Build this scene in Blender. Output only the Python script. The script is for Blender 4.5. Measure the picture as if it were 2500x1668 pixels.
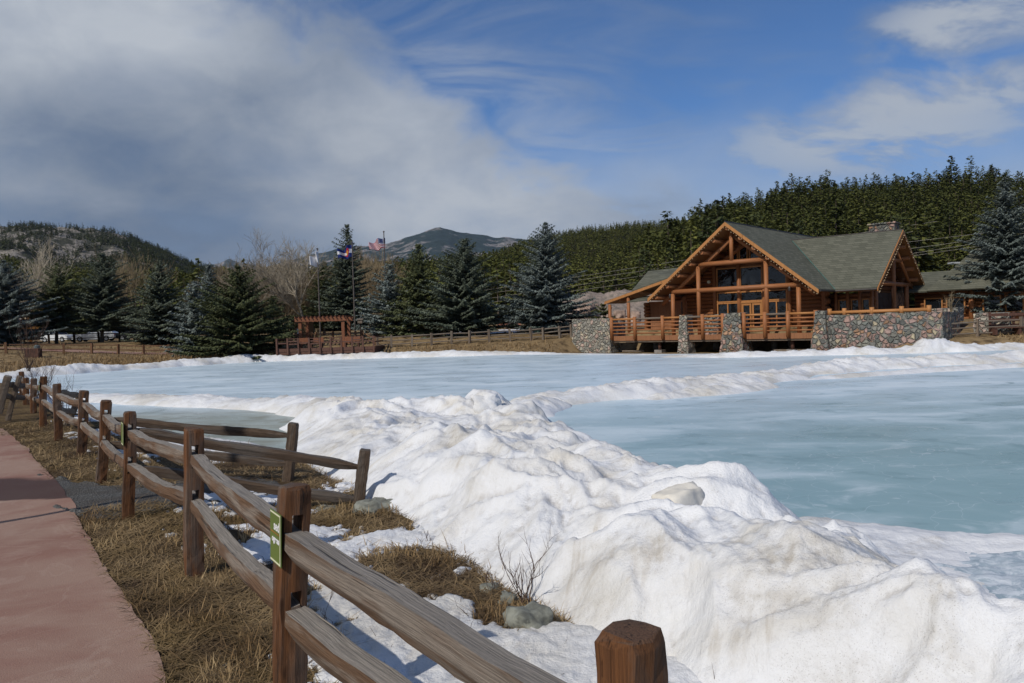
import bpy, math, random
import numpy as np
from mathutils import Vector, Matrix
for o in list(bpy.data.objects): bpy.data.objects.remove(o)
S = bpy.context.scene
col = S.collection
random.seed(7)

# ------------------------------------------------------------------ camera
FPX = 1910.0; PITCH = math.radians(1.17); ROLL = math.radians(1.8)
C = np.array([0, 0, 2.1])
_F = np.array([0, math.cos(PITCH), -math.sin(PITCH)]); _U0 = np.array([0, math.sin(PITCH), math.cos(PITCH)]); _R0 = np.array([1., 0, 0])
_R = _R0*math.cos(ROLL) - _U0*math.sin(ROLL); _U = _U0*math.cos(ROLL) + _R0*math.sin(ROLL)
cam = bpy.data.cameras.new('camera'); co = bpy.data.objects.new('camera', cam); col.objects.link(co)
cam.sensor_width = 36; cam.lens = 36*FPX/2500; cam.clip_start = 0.1; cam.clip_end = 20000
m = Matrix.Identity(4)
for i in range(3):
    m[i][0] = _R[i]; m[i][1] = _U[i]; m[i][2] = -_F[i]; m[i][3] = C[i]
co.matrix_world = m
S.camera = co
# ------------------------------------------------------------------ light
SUN_EL = math.radians(41); SAZ = math.atan2(-.63, -.78)
S.view_settings.view_transform = 'Standard'; S.view_settings.look = 'None'
S.view_settings.exposure = -0.2; S.view_settings.gamma = 1
w = bpy.data.worlds.new('World'); S.world = w; w.use_nodes = True

class N:                                                       # small node-tree helper
    def __init__(s, tree): s.t = tree; s.n = tree.nodes; s.l = tree.links
    def new(s, t, **kw):
        n = s.n.new(t)
        for k, v in kw.items(): setattr(n, k, v)
        return n
    def put(s, n, i, v):
        if v is None: return
        if isinstance(v, bpy.types.NodeSocket): s.l.new(v, n.inputs[i])
        else: n.inputs[i].default_value = v
    def math(s, op, a, b=None, c=None, clamp=False):
        n = s.new('ShaderNodeMath', operation=op, use_clamp=clamp)
        s.put(n, 0, a); s.put(n, 1, b); s.put(n, 2, c); return n.outputs[0]
    def vmath(s, op, a, b=None):
        n = s.new('ShaderNodeVectorMath', operation=op); s.put(n, 0, a); s.put(n, 1, b); return n.outputs[0]
    def noise(s, vec, scale=1, detail=4, rough=.55, dist=0, out=0, lac=2.0):
        n = s.new('ShaderNodeTexNoise'); s.put(n, 'Vector', vec); n.inputs['Scale'].default_value = scale
        n.inputs['Detail'].default_value = detail; n.inputs['Roughness'].default_value = rough
        n.inputs['Distortion'].default_value = dist; n.inputs['Lacunarity'].default_value = lac; return n.outputs[out]
    def ss(s, x, a, b):                                         # smoothstep
        n = s.new('ShaderNodeMapRange', interpolation_type='SMOOTHSTEP')
        s.put(n, 0, x); s.put(n, 1, a); s.put(n, 2, b); return n.outputs[0]
    def lin(s, x, a, b, c=0., d=1.):
        n = s.new('ShaderNodeMapRange'); s.put(n, 0, x); s.put(n, 1, a); s.put(n, 2, b); s.put(n, 3, c); s.put(n, 4, d); return n.outputs[0]
    def mix(s, f, a, b, mode='MIX'):
        n = s.new('ShaderNodeMix', data_type='RGBA', blend_type=mode)
        s.put(n, 0, f)
        for i, v in ((6, a), (7, b)):
            if isinstance(v, tuple) and len(v) == 3: v = (*v, 1)
            s.put(n, i, v)
        return n.outputs[2]
    def scale(s, vec, sx, sy, sz):
        n = s.new('ShaderNodeMapping'); s.put(n, 0, vec); n.inputs['Scale'].default_value = (sx, sy, sz); return n.outputs[0]

def build_world():
    t = N(w.node_tree); w.node_tree.nodes.clear()
    sky = t.new('ShaderNodeTexSky', sky_type='NISHITA'); sky.sun_disc = False
    sky.sun_elevation = SUN_EL; sky.sun_rotation = SAZ; sky.altitude = 2200; sky.air_density = 1.0; sky.dust_density = .3; sky.ozone_density = 2.5
    tc = t.new('ShaderNodeTexCoord').outputs['Generated']
    sep = t.new('ShaderNodeSeparateXYZ'); t.l.new(tc, sep.inputs[0]); x, y, z = sep.outputs
    az = t.math('MULTIPLY', t.math('ARCTAN2', x, y), 57.2958)
    el = t.math('MULTIPLY', t.math('ARCSINE', z), 57.2958)
    # cloud sheet coordinates: a flat layer high above the ground
    zz = t.math('ADD', t.math('MAXIMUM', z, 0.0), .42)
    cv = t.new('ShaderNodeCombineXYZ'); t.l.new(t.math('DIVIDE', x, zz), cv.inputs[0]); t.l.new(t.math('DIVIDE', y, zz), cv.inputs[1])
    P = cv.outputs[0]
    n1 = t.noise(P, 2.0, 7, .55, .3); n2 = t.noise(P, 5.5, 8, .6, .3)
    # wide bank of cloud on the left
    q = t.math('SUBTRACT', t.math('ADD', az, t.math('MULTIPLY', t.math('SUBTRACT', el, 10.5), 1.9)), 5.)
    q = t.math('ADD', q, t.math('MULTIPLY', t.math('SUBTRACT', n1, .5), 34.))
    q = t.math('ADD', q, t.math('MULTIPLY', t.math('SUBTRACT', n2, .5), 22.))
    bank = t.math('MULTIPLY', t.ss(q, 6., -5.), t.lin(n2, .2, .6, .86, 1.))
    # low streaky haze cloud near the horizon, everywhere
    low = t.math('MULTIPLY', t.ss(t.math('ADD', el, t.math('MULTIPLY', t.math('SUBTRACT', n1, .5), 14.)), 16., 6.), .85)
    # thin wisps next to the bank
    Pw = t.scale(P, 1.0, 2.4, 1.)
    nw = t.noise(Pw, 2.3, 8, .6, 1.0)
    wmask = t.math('MULTIPLY', t.ss(q, 42., 4.), t.ss(nw, .42, .72))
    wisp = t.math('MULTIPLY', wmask, .55)
    # separate clouds on the right
    def blob(a, e, ra, re):
        dx = t.math('DIVIDE', t.math('SUBTRACT', az, a), ra); dy = t.math('DIVIDE', t.math('SUBTRACT', el, e), re)
        return t.ss(t.math('ADD', t.math('MULTIPLY', dx, dx), t.math('MULTIPLY', dy, dy)), 1.3, 0.)
    nb = t.noise(t.scale(P, 1., 1.6, 1.), 5.0, 8, .6, .3)
    bl = t.math('MAXIMUM', blob(31, 17.6, 8.5, 3.), t.math('MAXIMUM', blob(28.5, 13.2, 10, 3.2), t.math('MAXIMUM', blob(36, 22.5, 6, 3), blob(25, 11.6, 14, 3.6))))
    right = t.math('MULTIPLY', t.ss(t.math('ADD', nb, t.math('MULTIPLY', bl, .20)), .47, .76), t.math('MULTIPLY', bl, .95, clamp=True))
    cover = t.math('MAXIMUM', bank, t.math('MAXIMUM', low, t.math('MAXIMUM', wisp, right)), clamp=True)
    # cloud light and dark masses
    n3 = t.noise(t.vmath('ADD', P, (3.1, 7.7, 0)), 1.5, 6, .55, .4)
    dk = blob(-20, 12.5, 13, 6.); dk2 = blob(-26, 6., 16, 3.5)
    li = t.math('MAXIMUM', blob(-4, 12, 15, 8), blob(-28, 22, 12, 8))
    b = t.math('SUBTRACT', t.math('ADD', t.lin(n3, .3, .7, .25, .75), t.math('MULTIPLY', li, .42)), t.math('MULTIPLY', t.math('MAXIMUM', dk, dk2), .34))
    b = t.math('ADD', b, t.math('MULTIPLY', t.math('SUBTRACT', n2, .5), .8), clamp=True)
    b = t.math('MAXIMUM', b, t.math('MULTIPLY', right, .9))
    cc = t.mix(b, (.145, .20, .30), (.57, .615, .68))
    cc = t.mix(t.math('MULTIPLY', low, t.math('SUBTRACT', 1., bank)), cc, (.43, .53, .69))
    skyc = t.mix(1., sky.outputs[0], (.64, .94, 1.24), 'MULTIPLY')
    bg1 = t.new('ShaderNodeBackground'); t.l.new(skyc, bg1.inputs[0]); bg1.inputs[1].default_value = .095
    bg2 = t.new('ShaderNodeBackground'); t.l.new(cc, bg2.inputs[0]); bg2.inputs[1].default_value = 1.0
    ms = t.new('ShaderNodeMixShader'); t.l.new(cover, ms.inputs[0]); t.l.new(bg1.outputs[0], ms.inputs[1]); t.l.new(bg2.outputs[0], ms.inputs[2])
    out = t.new('ShaderNodeOutputWorld'); t.l.new(ms.outputs[0], out.inputs[0])
build_world()
sl = bpy.data.lights.new('sun', 'SUN'); sl.energy = 3.6; sl.angle = math.radians(.6); sl.color = (1, .94, .86)
so = bpy.data.objects.new('sun', sl); col.objects.link(so)
TOSUN = Vector((math.cos(SUN_EL)*math.sin(SAZ), math.cos(SUN_EL)*math.cos(SAZ), math.sin(SUN_EL)))
so.rotation_euler = (-TOSUN).to_track_quat('-Z', 'Y').to_euler()
so.location = (-20, -20, 30)

# ------------------------------------------------------------------ helpers
def ray(px, py): return _F + _R*(px-1250)/FPX - _U*(py-834)/FPX
def at(px, py, Y=None, z=None):
    d = ray(px, py); t = Y/d[1] if Y is not None else (z-2.1)/d[2]
    return C + d*t
K = 2500/2350.
OX, OY = 19.2, 49.0
E1 = np.array([.755, -.655]); E1 /= np.linalg.norm(E1); E2 = np.array([-E1[1], E1[0]])
def L(x, y, z):                                                # lodge axes -> world
    return (OX + E1[0]*x + E2[0]*y, OY + E1[1]*x + E2[1]*y, z)
rs = np.random.RandomState(3)
_perm = rs.permutation(4096)
_ang = rs.rand(4096)*2*np.pi
def perlin(x, y, seed=0):
    xi = np.floor(x).astype(np.int64); yi = np.floor(y).astype(np.int64); xf = x-xi; yf = y-yi
    def g(ix, iy, dx, dy):
        h = _ang[_perm[(_perm[(ix + seed*57) & 4095] + iy) & 4095]]
        return np.cos(h)*dx + np.sin(h)*dy
    u = xf*xf*xf*(xf*(xf*6-15)+10); v = yf*yf*yf*(yf*(yf*6-15)+10)
    a = g(xi, yi, xf, yf); b = g(xi+1, yi, xf-1, yf); c = g(xi, yi+1, xf, yf-1); d = g(xi+1, yi+1, xf-1, yf-1)
    return ((a+(b-a)*u)*(1-v) + (c+(d-c)*u)*v)*1.5
def fbm(x, y, o=4, seed=0, r=.5):
    s = 0; a = 1
    for i in range(o): s = s + a*perlin(x, y, seed+i); x = x*2.03; y = y*2.03; a *= r
    return s
def ridged(x, y, o=3, seed=0):
    s = 0; a = 1
    for i in range(o): s = s + a*(1-2*np.abs(perlin(x, y, seed+i))); x = x*2.1; y = y*2.1; a *= .5
    return s/1.75
def sstep(x, a, b):
    t = np.clip((x-a)/(b-a), 0, 1); return t*t*(3-2*t)

def setp(o, label=None, cat=None, group=None, kind=None):
    if label: o['label'] = label
    if cat: o['category'] = cat
    if group: o['group'] = group
    if kind: o['kind'] = kind
    return o
def link(o, parent=None):
    col.objects.link(o)
    if parent is not None: o.parent = parent
    return o
def empty(name, loc, rz=0, **kw):
    o = bpy.data.objects.new(name, None); o.location = loc; o.rotation_euler = (0, 0, rz); o.empty_display_size = .2
    link(o); return setp(o, **kw)
def npmesh(name, V, F, mats, parent=None, smooth=False, midx=None, colr=None, link_it=True):
    """V (n,3), F (m,3 or 4) arrays"""
    me = bpy.data.meshes.new(name); V = np.asarray(V, dtype=np.float32); F = np.asarray(F, dtype=np.int32)
    k = F.shape[1]
    me.vertices.add(len(V)); me.vertices.foreach_set('co', V.ravel())
    me.loops.add(F.size); me.loops.foreach_set('vertex_index', F.ravel())
    me.polygons.add(len(F)); me.polygons.foreach_set('loop_start', np.arange(0, F.size, k, dtype=np.int32))
    try: me.polygons.foreach_set('loop_total', np.full(len(F), k, dtype=np.int32))
    except Exception: pass
    for mt in (mats if isinstance(mats, (list, tuple)) else [mats]): me.materials.append(mt)
    if midx is not None: me.polygons.foreach_set('material_index', np.asarray(midx, dtype=np.int32))
    if smooth: me.polygons.foreach_set('use_smooth', np.ones(len(F), dtype=bool))
    if colr is not None:
        a = me.attributes.new('tint', 'FLOAT', 'POINT'); a.data.foreach_set('value', np.asarray(colr, dtype=np.float32))
    me.update(calc_edges=True)
    o = bpy.data.objects.new(name, me)
    if link_it: link(o, parent)
    return o
def gridmesh(name, X, Y, Z, mat, **kw):
    h, ww = X.shape
    V = np.stack([X, Y, Z], -1).reshape(-1, 3); i = np.arange(h*ww).reshape(h, ww)
    F = np.stack([i[:-1, :-1], i[:-1, 1:], i[1:, 1:], i[1:, :-1]], -1).reshape(-1, 4)
    return npmesh(name, V, F, mat, smooth=True, **kw)

class MB:
    def __init__(s): s.v = []; s.f = []; s.m = []; s.cur = 0
    def add(s, vs, fs):
        n = len(s.v); s.v += [tuple(float(c) for c in p) for p in vs]
        for f in fs: s.f.append([n+i for i in f]); s.m.append(s.cur)
        return s
    def box(s, x0, x1, y0, y1, z0, z1, T=None):
        v = [(x, y, z) for z in (z0, z1) for y in (y0, y1) for x in (x0, x1)]
        if T: v = [T(*p) for p in v]
        return s.add(v, [(0, 2, 3, 1), (4, 5, 7, 6), (0, 1, 5, 4), (2, 6, 7, 3), (0, 4, 6, 2), (1, 3, 7, 5)])
    def tube(s, pts, rad, n=8, caps=True):
        pts = [Vector(p) for p in pts]
        if not isinstance(rad, (list, tuple)): rad = [rad]*len(pts)
        vs = []; up = None
        for i, p in enumerate(pts):
            d = (pts[min(i+1, len(pts)-1)] - pts[max(i-1, 0)]).normalized()
            if up is None:
                up = Vector((0, 0, 1)) if abs(d.z) < .9 else Vector((1, 0, 0))
            a = d.cross(up).normalized(); b = a.cross(d).normalized(); up = b
            for k in range(n):
                t = 2*math.pi*k/n; vs.append(p + (a*math.cos(t)+b*math.sin(t))*rad[i])
        fs = []
        for i in range(len(pts)-1):
            for k in range(n): fs.append((i*n+k, i*n+(k+1) % n, (i+1)*n+(k+1) % n, (i+1)*n+k))
        if caps: fs.append(tuple(range(n-1, -1, -1))); fs.append(tuple((len(pts)-1)*n+k for k in range(n)))
        return s.add(vs, fs)
    def slab(s, poly, th):                                      # polygon + thickness downwards along its normal
        P = [Vector(p) for p in poly]; nrm = (P[1]-P[0]).cross(P[2]-P[0]).normalized()
        if nrm.z < 0: P.reverse(); nrm = -nrm
        n = len(P); Q = [p-nrm*th for p in P]
        fs = [tuple(range(n)), tuple(range(2*n-1, n-1, -1))]
        for i in range(n): j = (i+1) % n; fs.append((i, i+n, j+n, j))
        return s.add(P+Q, fs)
    def build(s, name, mats, parent=None, smooth=False, origin=None, **kw):
        me = bpy.data.meshes.new(name); v = s.v
        if origin is not None: v = [(a-origin[0], b-origin[1], c-origin[2]) for a, b, c in v]
        me.from_pydata(v, [], s.f)
        for mt in (mats if isinstance(mats, (list, tuple)) else [mats]): me.materials.append(mt)
        me.polygons.foreach_set('material_index', s.m)
        if smooth:
            me.polygons.foreach_set('use_smooth', [len(f) <= 4 for f in s.f])
        me.update(); o = bpy.data.objects.new(name, me)
        if origin is not None: o.location = origin
        link(o, parent); return setp(o, **kw)

# ------------------------------------------------------------------ materials
def newmat(name):
    mt = bpy.data.materials.new(name); mt.use_nodes = True; t = N(mt.node_tree)
    b = mt.node_tree.nodes['Principled BSDF']
    return mt, t, b
def setb(t, b, base=None, rough=None, spec=None, bump=None, bs=.3, bd=.02, normal=None):
    if base is not None: t.put(b, 'Base Color', (*base, 1) if isinstance(base, tuple) and len(base) == 3 else base)
    if rough is not None: t.put(b, 'Roughness', rough)
    if spec is not None: t.put(b, 'Specular IOR Level', spec)
    if bump is not None:
        n = t.new('ShaderNodeBump'); n.inputs['Strength'].default_value = bs; n.inputs['Distance'].default_value = bd
        t.l.new(bump, n.inputs['Height']); t.l.new(n.outputs[0], b.inputs['Normal'])
def ocoord(t): return t.new('ShaderNodeTexCoord').outputs['Object']

def mat_snow(name='snow', dirt=1.0, fine=1.0):
    mt, t, b = newmat(name); P = ocoord(t)
    n1 = t.noise(P, 1.1, 8, .62, .6); n2 = t.noise(P, 9, 6, .65); n3 = t.noise(P, 60, 3, .6); n5 = t.noise(P, 150, 2, .5); n4 = t.noise(t.vmath('ADD', P, (9, 4, 2)), .55, 6, .6, .9)
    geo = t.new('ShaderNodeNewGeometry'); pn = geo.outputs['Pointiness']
    base = t.mix(t.ss(n4, .42, .68), (.76, .77, .785), (.61, .592, .55))
    d0 = t.ss(t.noise(t.vmath('ADD', P, (4, 1, 7)), .8, 6, .6, .8), .52, .72)
    base = t.mix(t.math('MULTIPLY', d0, .7*dirt, clamp=True), base, (.60, .54, .42))
    rv = t.new('ShaderNodeVectorRotate', rotation_type='Z_AXIS'); t.l.new(P, rv.inputs['Vector']); rv.inputs['Angle'].default_value = .5
    st = t.noise(t.scale(rv.outputs[0], 4.2, 1.1, 1.1), 1., 7, .66, 1.2)
    base = t.mix(t.math('MULTIPLY', t.math('MULTIPLY', t.ss(st, .53, .66), t.ss(n4, .44, .58)), .55*dirt), base, (.42, .37, .30))
    d1 = t.math('MULTIPLY', t.ss(n1, .52, .70), t.ss(n2, .36, .62))
    base = t.mix(t.math('MULTIPLY', d1, .62*dirt, clamp=True), base, (.38, .34, .27))
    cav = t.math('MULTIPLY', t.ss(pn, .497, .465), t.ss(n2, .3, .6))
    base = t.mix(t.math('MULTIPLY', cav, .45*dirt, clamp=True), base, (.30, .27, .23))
    sp = t.math('MULTIPLY', t.ss(n5, .60, .68), t.ss(n1, .47, .60))
    base = t.mix(t.math('MULTIPLY', sp, .42*dirt, clamp=True), base, (.16, .13, .10))
    h = t.math('ADD', t.math('MULTIPLY', n2, .6), t.math('MULTIPLY', n3, .16*fine)); h = t.math('ADD', h, t.math('MULTIPLY', n1, 1.5))
    setb(t, b, base, .6, .25, h, .6, .06)
    b.inputs['Subsurface Weight'].default_value = 0.0
    return mt
def mat_ice():
    mt, t, b = newmat('ice'); P = ocoord(t)
    sep = t.new('ShaderNodeSeparateXYZ'); t.l.new(P, sep.inputs[0]); x, y = sep.outputs[0], sep.outputs[1]
    P1 = t.scale(P, .2, .42, 1); n1 = t.noise(P1, 1.3, 6, .55, .5)
    n2 = t.noise(t.scale(P, .9, 1.2, 1), .9, 8, .64, .9); n3 = t.noise(P, 14, 4, .6)
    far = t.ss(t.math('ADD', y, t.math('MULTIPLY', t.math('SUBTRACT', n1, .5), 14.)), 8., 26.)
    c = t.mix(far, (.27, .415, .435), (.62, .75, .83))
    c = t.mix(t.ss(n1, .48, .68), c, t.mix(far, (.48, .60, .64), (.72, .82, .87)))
    c = t.mix(t.math('MULTIPLY', t.ss(n2, .52, .70), .55), c, (.15, .26, .27))
    c = t.mix(t.math('MULTIPLY', t.ss(n2, .44, .28), .5), c, (.68, .77, .81))
    # milky, melting water in the small inlet on the left
    inl = t.math('MULTIPLY', t.ss(x, -2., -5.), t.ss(y, 24.5, 19.5))
    inc = t.mix(t.ss(n2, .40, .62), (.34, .38, .32), (.21, .195, .115))
    c = t.mix(t.math('MULTIPLY', inl, .85), c, inc)
    # fine bright skate scratches and sparkle
    sc = t.new('ShaderNodeTexVoronoi', feature='DISTANCE_TO_EDGE'); t.l.new(t.noise(P, .35, 3, .5, 0, 1), sc.inputs['Vector']); sc.inputs['Scale'].default_value = 9
    c = t.mix(t.math('MULTIPLY', t.ss(sc.outputs[0], .012, 0.), .34), c, (.75, .82, .86))
    c = t.mix(t.math('MULTIPLY', t.ss(n3, .68, .78), .5), c, (.7, .76, .8))
    r = t.lin(n1, .35, .65, .26, .42)
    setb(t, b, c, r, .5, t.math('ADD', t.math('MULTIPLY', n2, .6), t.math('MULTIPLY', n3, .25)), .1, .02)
    return mt
def mat_ground():
    mt, t, b = newmat('ground'); P = ocoord(t)
    n0 = t.noise(P, .12, 5, .6); n1 = t.noise(P, 1.4, 7, .65); n2 = t.noise(P, 16, 6, .7); n3 = t.noise(t.scale(P, 1, 1, 1), 70, 3, .6)
    c = t.mix(t.ss(n1, .36, .64), (.085, .055, .030), (.23, .16, .075))
    c = t.mix(t.ss(n2, .40, .68), t.mix(.6, c, (.045, .030, .019)), c)
    c = t.mix(t.math('MULTIPLY', t.ss(n3, .56, .7), .55), c, (.36, .27, .15))
    c = t.mix(t.math('MULTIPLY', t.ss(n0, .5, .7), .4), c, (.30, .21, .09))
    sy = t.new('ShaderNodeSeparateXYZ'); t.l.new(P, sy.inputs[0])
    c = t.mix(t.math('MULTIPLY', t.ss(sy.outputs[1], 30., 42.), t.ss(n1, .3, .6)), c, t.mix(t.ss(n0, .4, .65), (.33, .235, .125), (.23, .16, .085)))
    setb(t, b, c, .95, .1, t.math('ADD', n2, t.math('MULTIPLY', n3, .5)), .9, .05)
    return mt
def mat_path():
    mt, t, b = newmat('pink_concrete'); P = ocoord(t)
    n0 = t.noise(P, .55, 5, .6, .4); n1 = t.noise(P, 3, 7, .62); n2 = t.noise(P, 130, 3, .6); n3 = t.noise(P, 28, 3, .6)
    c = t.mix(t.ss(n0, .40, .60), (.268, .143, .109), (.338, .222, .171))
    c = t.mix(t.math('MULTIPLY', t.ss(n1, .5, .68), .4), c, (.385, .27, .215))
    ln_ = t.math('ABSOLUTE', t.math('SUBTRACT', t.noise(P, .9, 4, .5, 1.4), .5)); c = t.mix(t.math('MULTIPLY', t.ss(ln_, .016, .0), .16), c, (.50, .39, .32))
    c = t.mix(t.ss(n2, .58, .74), c, t.mix(.5, c, (.10, .065, .055)))
    c = t.mix(t.math('MULTIPLY', t.ss(n2, .40, .28), .5), c, (.47, .36, .30))
    c = t.mix(t.math('MULTIPLY', t.ss(n3, .72, .78), .6), c, (.12, .07, .045))
    # darker damp stain where meltwater crosses
    sep = t.new('ShaderNodeSeparateXYZ'); t.l.new(P, sep.inputs[0])
    yy = t.math('ADD', t.math('ADD', sep.outputs[1], t.math('MULTIPLY', sep.outputs[0], .10)), t.math('MULTIPLY', t.math('SUBTRACT', n0, .5), 1.3))
    wet = t.math('MULTIPLY', t.ss(yy, 8.42, 8.52), t.ss(yy, 9.95, 9.6))
    c = t.mix(t.math('MULTIPLY', wet, .9), c, (.050, .023, .018))
    setb(t, b, c, t.lin(wet, 0, 1, .88, .6), .25, n2, .45, .01)
    return mt
def mat_gravel():
    mt, t, b = newmat('gravel'); P = ocoord(t)
    v = t.new('ShaderNodeTexVoronoi'); t.put(v, 'Vector', P); v.inputs['Scale'].default_value = 42
    n1 = t.noise(P, 2.5, 5, .6)
    c = t.mix(v.outputs['Color'], (.045, .045, .043), (.15, .15, .145)); c = t.mix(t.ss(n1, .4, .7), c, (.07, .062, .055))
    setb(t, b, c, .9, .2, v.outputs['Distance'], .8, .02)
    return mt
def mat_wood(name, c1, c2, c3, grey=None, gs=1., rough=.8, greytop=0.):
    """grain runs along local Z"""
    mt, t, b = newmat(name); P = ocoord(t)
    inf = t.new('ShaderNodeObjectInfo').outputs['Random']
    off = t.new('ShaderNodeCombineXYZ'); t.l.new(t.math('MULTIPLY', inf, 31.), off.inputs[0]); t.l.new(t.math('MULTIPLY', inf, 17.), off.inputs[2])
    P = t.vmath('ADD', P, off.outputs[0])
    G = t.scale(P, 135*gs, 135*gs, 1.6*gs); g = t.noise(G, 1, 7, .72, .15)
    G2 = t.scale(P, 60*gs, 60*gs, .9*gs); g2 = t.noise(G2, 1, 3, .5, .3)
    n = t.noise(t.scale(P, 4, 4, 1.3), 1, 5, .6, .7)
    k = t.noise(t.scale(P, 9, 9, 3.2), 1, 2, .5)
    c = t.mix(t.ss(g, .34, .62), c1, c2); c = t.mix(t.ss(n, .46, .66), c, c3)
    if grey:
        nn = t.noise(t.scale(P, 6, 6, 1.0), 1, 6, .62, .5)
        geo = t.new('ShaderNodeNewGeometry'); s2 = t.new('ShaderNodeSeparateXYZ'); t.l.new(geo.outputs['True Normal'], s2.inputs[0])
        gm = t.math('ADD', t.math('MULTIPLY', t.ss(nn, .46, .64), .75), t.math('MULTIPLY', t.ss(s2.outputs[2], .35, .75), greytop), clamp=True)
        c = t.mix(t.math('MULTIPLY', gm, .9), c, t.mix(t.ss(g, .35, .65), tuple(v*.55 for v in grey), grey))
    c = t.mix(t.math('MULTIPLY', t.ss(g2, .67, .72), .7), c, (.018, .013, .010))
    c = t.mix(t.ss(k, .70, .76), c, (.05, .022, .010))
    setb(t, b, c, rough, .25, t.math('SUBTRACT', g, t.math('MULTIPLY', t.ss(g2, .62, .70), 1.2)), .8, .012)
    return mt
def mat_simple(name, c, rough=.7, spec=.3, var=.25, sc=3., metal=0., bump=0.):
    mt, t, b = newmat(name); P = ocoord(t); n = t.noise(P, sc, 5, .6)
    cc = t.mix(t.ss(n, .3, .7), tuple(v*(1-var) for v in c), tuple(min(1, v*(1+var)) for v in c))
    setb(t, b, cc, rough, spec, n if bump else None, bump, .02); b.inputs['Metallic'].default_value = metal
    return mt
def mat_stone(name, sc=2.6, pal=None, mortar=(.19, .18, .16)):
    mt, t, b = newmat(name); P = ocoord(t)
    Pn = t.vmath('ADD', P, t.vmath('MULTIPLY', t.noise(P, 2.4, 2, .5, 0, 1), (.22, .22, .22)))
    v = t.new('ShaderNodeTexVoronoi'); t.put(v, 'Vector', Pn); v.inputs['Scale'].default_value = sc; v.inputs['Randomness'].default_value = .95
    e = t.new('ShaderNodeTexVoronoi', feature='DISTANCE_TO_EDGE'); t.put(e, 'Vector', Pn); e.inputs['Scale'].default_value = sc; e.inputs['Randomness'].default_value = .95
    r = t.new('ShaderNodeValToRGB'); r.color_ramp.interpolation = 'CONSTANT'
    sp = t.new('ShaderNodeSeparateColor'); t.l.new(v.outputs['Color'], sp.inputs[0]); t.l.new(sp.outputs[0], r.inputs[0])
    pal = pal or [(.10, .12, .11), (.30, .19, .165), (.16, .17, .145), (.075, .085, .085), (.34, .20, .165), (.20, .20, .175), (.37, .31, .20), (.13, .14, .12), (.26, .165, .145), (.36, .19, .10), (.115, .13, .13)]
    el = r.color_ramp.elements
    while len(el) > 1: el.remove(el[-1])
    el[0].position = 0; el[0].color = (*pal[0], 1)
    for i, c in enumerate(pal[1:]): q = el.new((i+1)/len(pal)); q.color = (*c, 1)
    n = t.noise(P, 14, 4, .6)
    c = t.mix(t.math('MULTIPLY', t.ss(n, .35, .7), .45), r.outputs[0], t.mix(.5, r.outputs[0], (.32, .31, .27)))
    vv = t.lin(sp.outputs[1], 0, 1, .85, 1.5); c = t.mix(1., t.mix(.22, c, (.20, .175, .145)), vv, 'MULTIPLY')
    ed = t.ss(e.outputs[0], .01, .05)
    c = t.mix(ed, mortar, c)
    h = t.math('ADD', t.ss(e.outputs[0], 0., .22), t.math('MULTIPLY', n, .25))
    setb(t, b, c, .85, .25, h, 1., .12)
    return mt
def mat_leaf(name, c1, c2, c3, sc=1.3):
    mt, t, b = newmat(name); P = ocoord(t)
    a = t.new('ShaderNodeAttribute', attribute_name='tint').outputs['Fac']
    n = t.noise(P, sc, 4, .6)
    inf = t.new('ShaderNodeObjectInfo').outputs['Random']
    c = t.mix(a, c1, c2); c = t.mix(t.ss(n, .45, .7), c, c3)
    c = t.mix(t.math('MULTIPLY', inf, .6), c, c1)
    setb(t, b, c, .75, .2)
    tr = t.new('ShaderNodeBsdfTranslucent'); t.l.new(c, tr.inputs[0]); ms = t.new('ShaderNodeMixShader'); ms.inputs[0].default_value = .12
    out = mt.node_tree.nodes['Material Output']; t.l.new(b.outputs[0], ms.inputs[1]); t.l.new(tr.outputs[0], ms.inputs[2]); t.l.new(ms.outputs[0], out.inputs[0])
    return mt
def mat_shingle():
    mt, t, b = newmat('green_shingles'); P = ocoord(t)
    # courses run level around the roof: brick pattern on (along, height)
    s = t.new('ShaderNodeSeparateXYZ'); t.l.new(P, s.inputs[0])
    u = t.math('ADD', t.math('MULTIPLY', s.outputs[0], 1.411), t.math('MULTIPLY', s.outputs[1], .100))
    c3 = t.new('ShaderNodeCombineXYZ'); t.l.new(u, c3.inputs[0]); t.l.new(s.outputs[2], c3.inputs[1])
    br = t.new('ShaderNodeTexBrick'); t.l.new(c3.outputs[0], br.inputs[0])
    br.inputs['Scale'].default_value = 1; br.inputs['Brick Width'].default_value = .5; br.inputs['Row Height'].default_value = .17
    br.inputs['Mortar Size'].default_value = .014; br.inputs['Color1'].default_value = (.095, .097, .074, 1); br.inputs['Color2'].default_value = (.148, .148, .114, 1)
    br.inputs['Mortar'].default_value = (.062, .065, .048, 1); br.inputs['Bias'].default_value = -.1
    n = t.noise(P, .8, 6, .6); n2 = t.noise(P, 40, 2, .5)
    c = t.mix(t.math('MULTIPLY', t.ss(n, .4, .7), .4), br.outputs[0], (.135, .135, .105))
    c = t.mix(t.math('MULTIPLY', t.ss(n2, .55, .7), .3), c, (.2, .2, .15))
    setb(t, b, c, .9, .15, br.outputs['Fac'], -.4, .02)
    return mt
def mat_glass():
    mt, t, b = newmat('window_glass'); P = ocoord(t)
    n = t.noise(P, .9, 3, .5, .8)
    setb(t, b, (.008, .010, .012), .03, .6, n, .35, .12)
    return mt
def mat_rockface():
    mt, t, b = newmat('rock'); P = ocoord(t); n = t.noise(P, 1.4, 8, .65, .5); n2 = t.noise(P, 9, 5, .65)
    c = t.mix(t.ss(n, .35, .65), (.20, .17, .14), (.38, .30, .25)); c = t.mix(t.ss(n2, .5, .7), c, (.12, .115, .10))
    setb(t, b, c, .9, .2, t.math('ADD', n, n2), .9, .1); return mt
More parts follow.
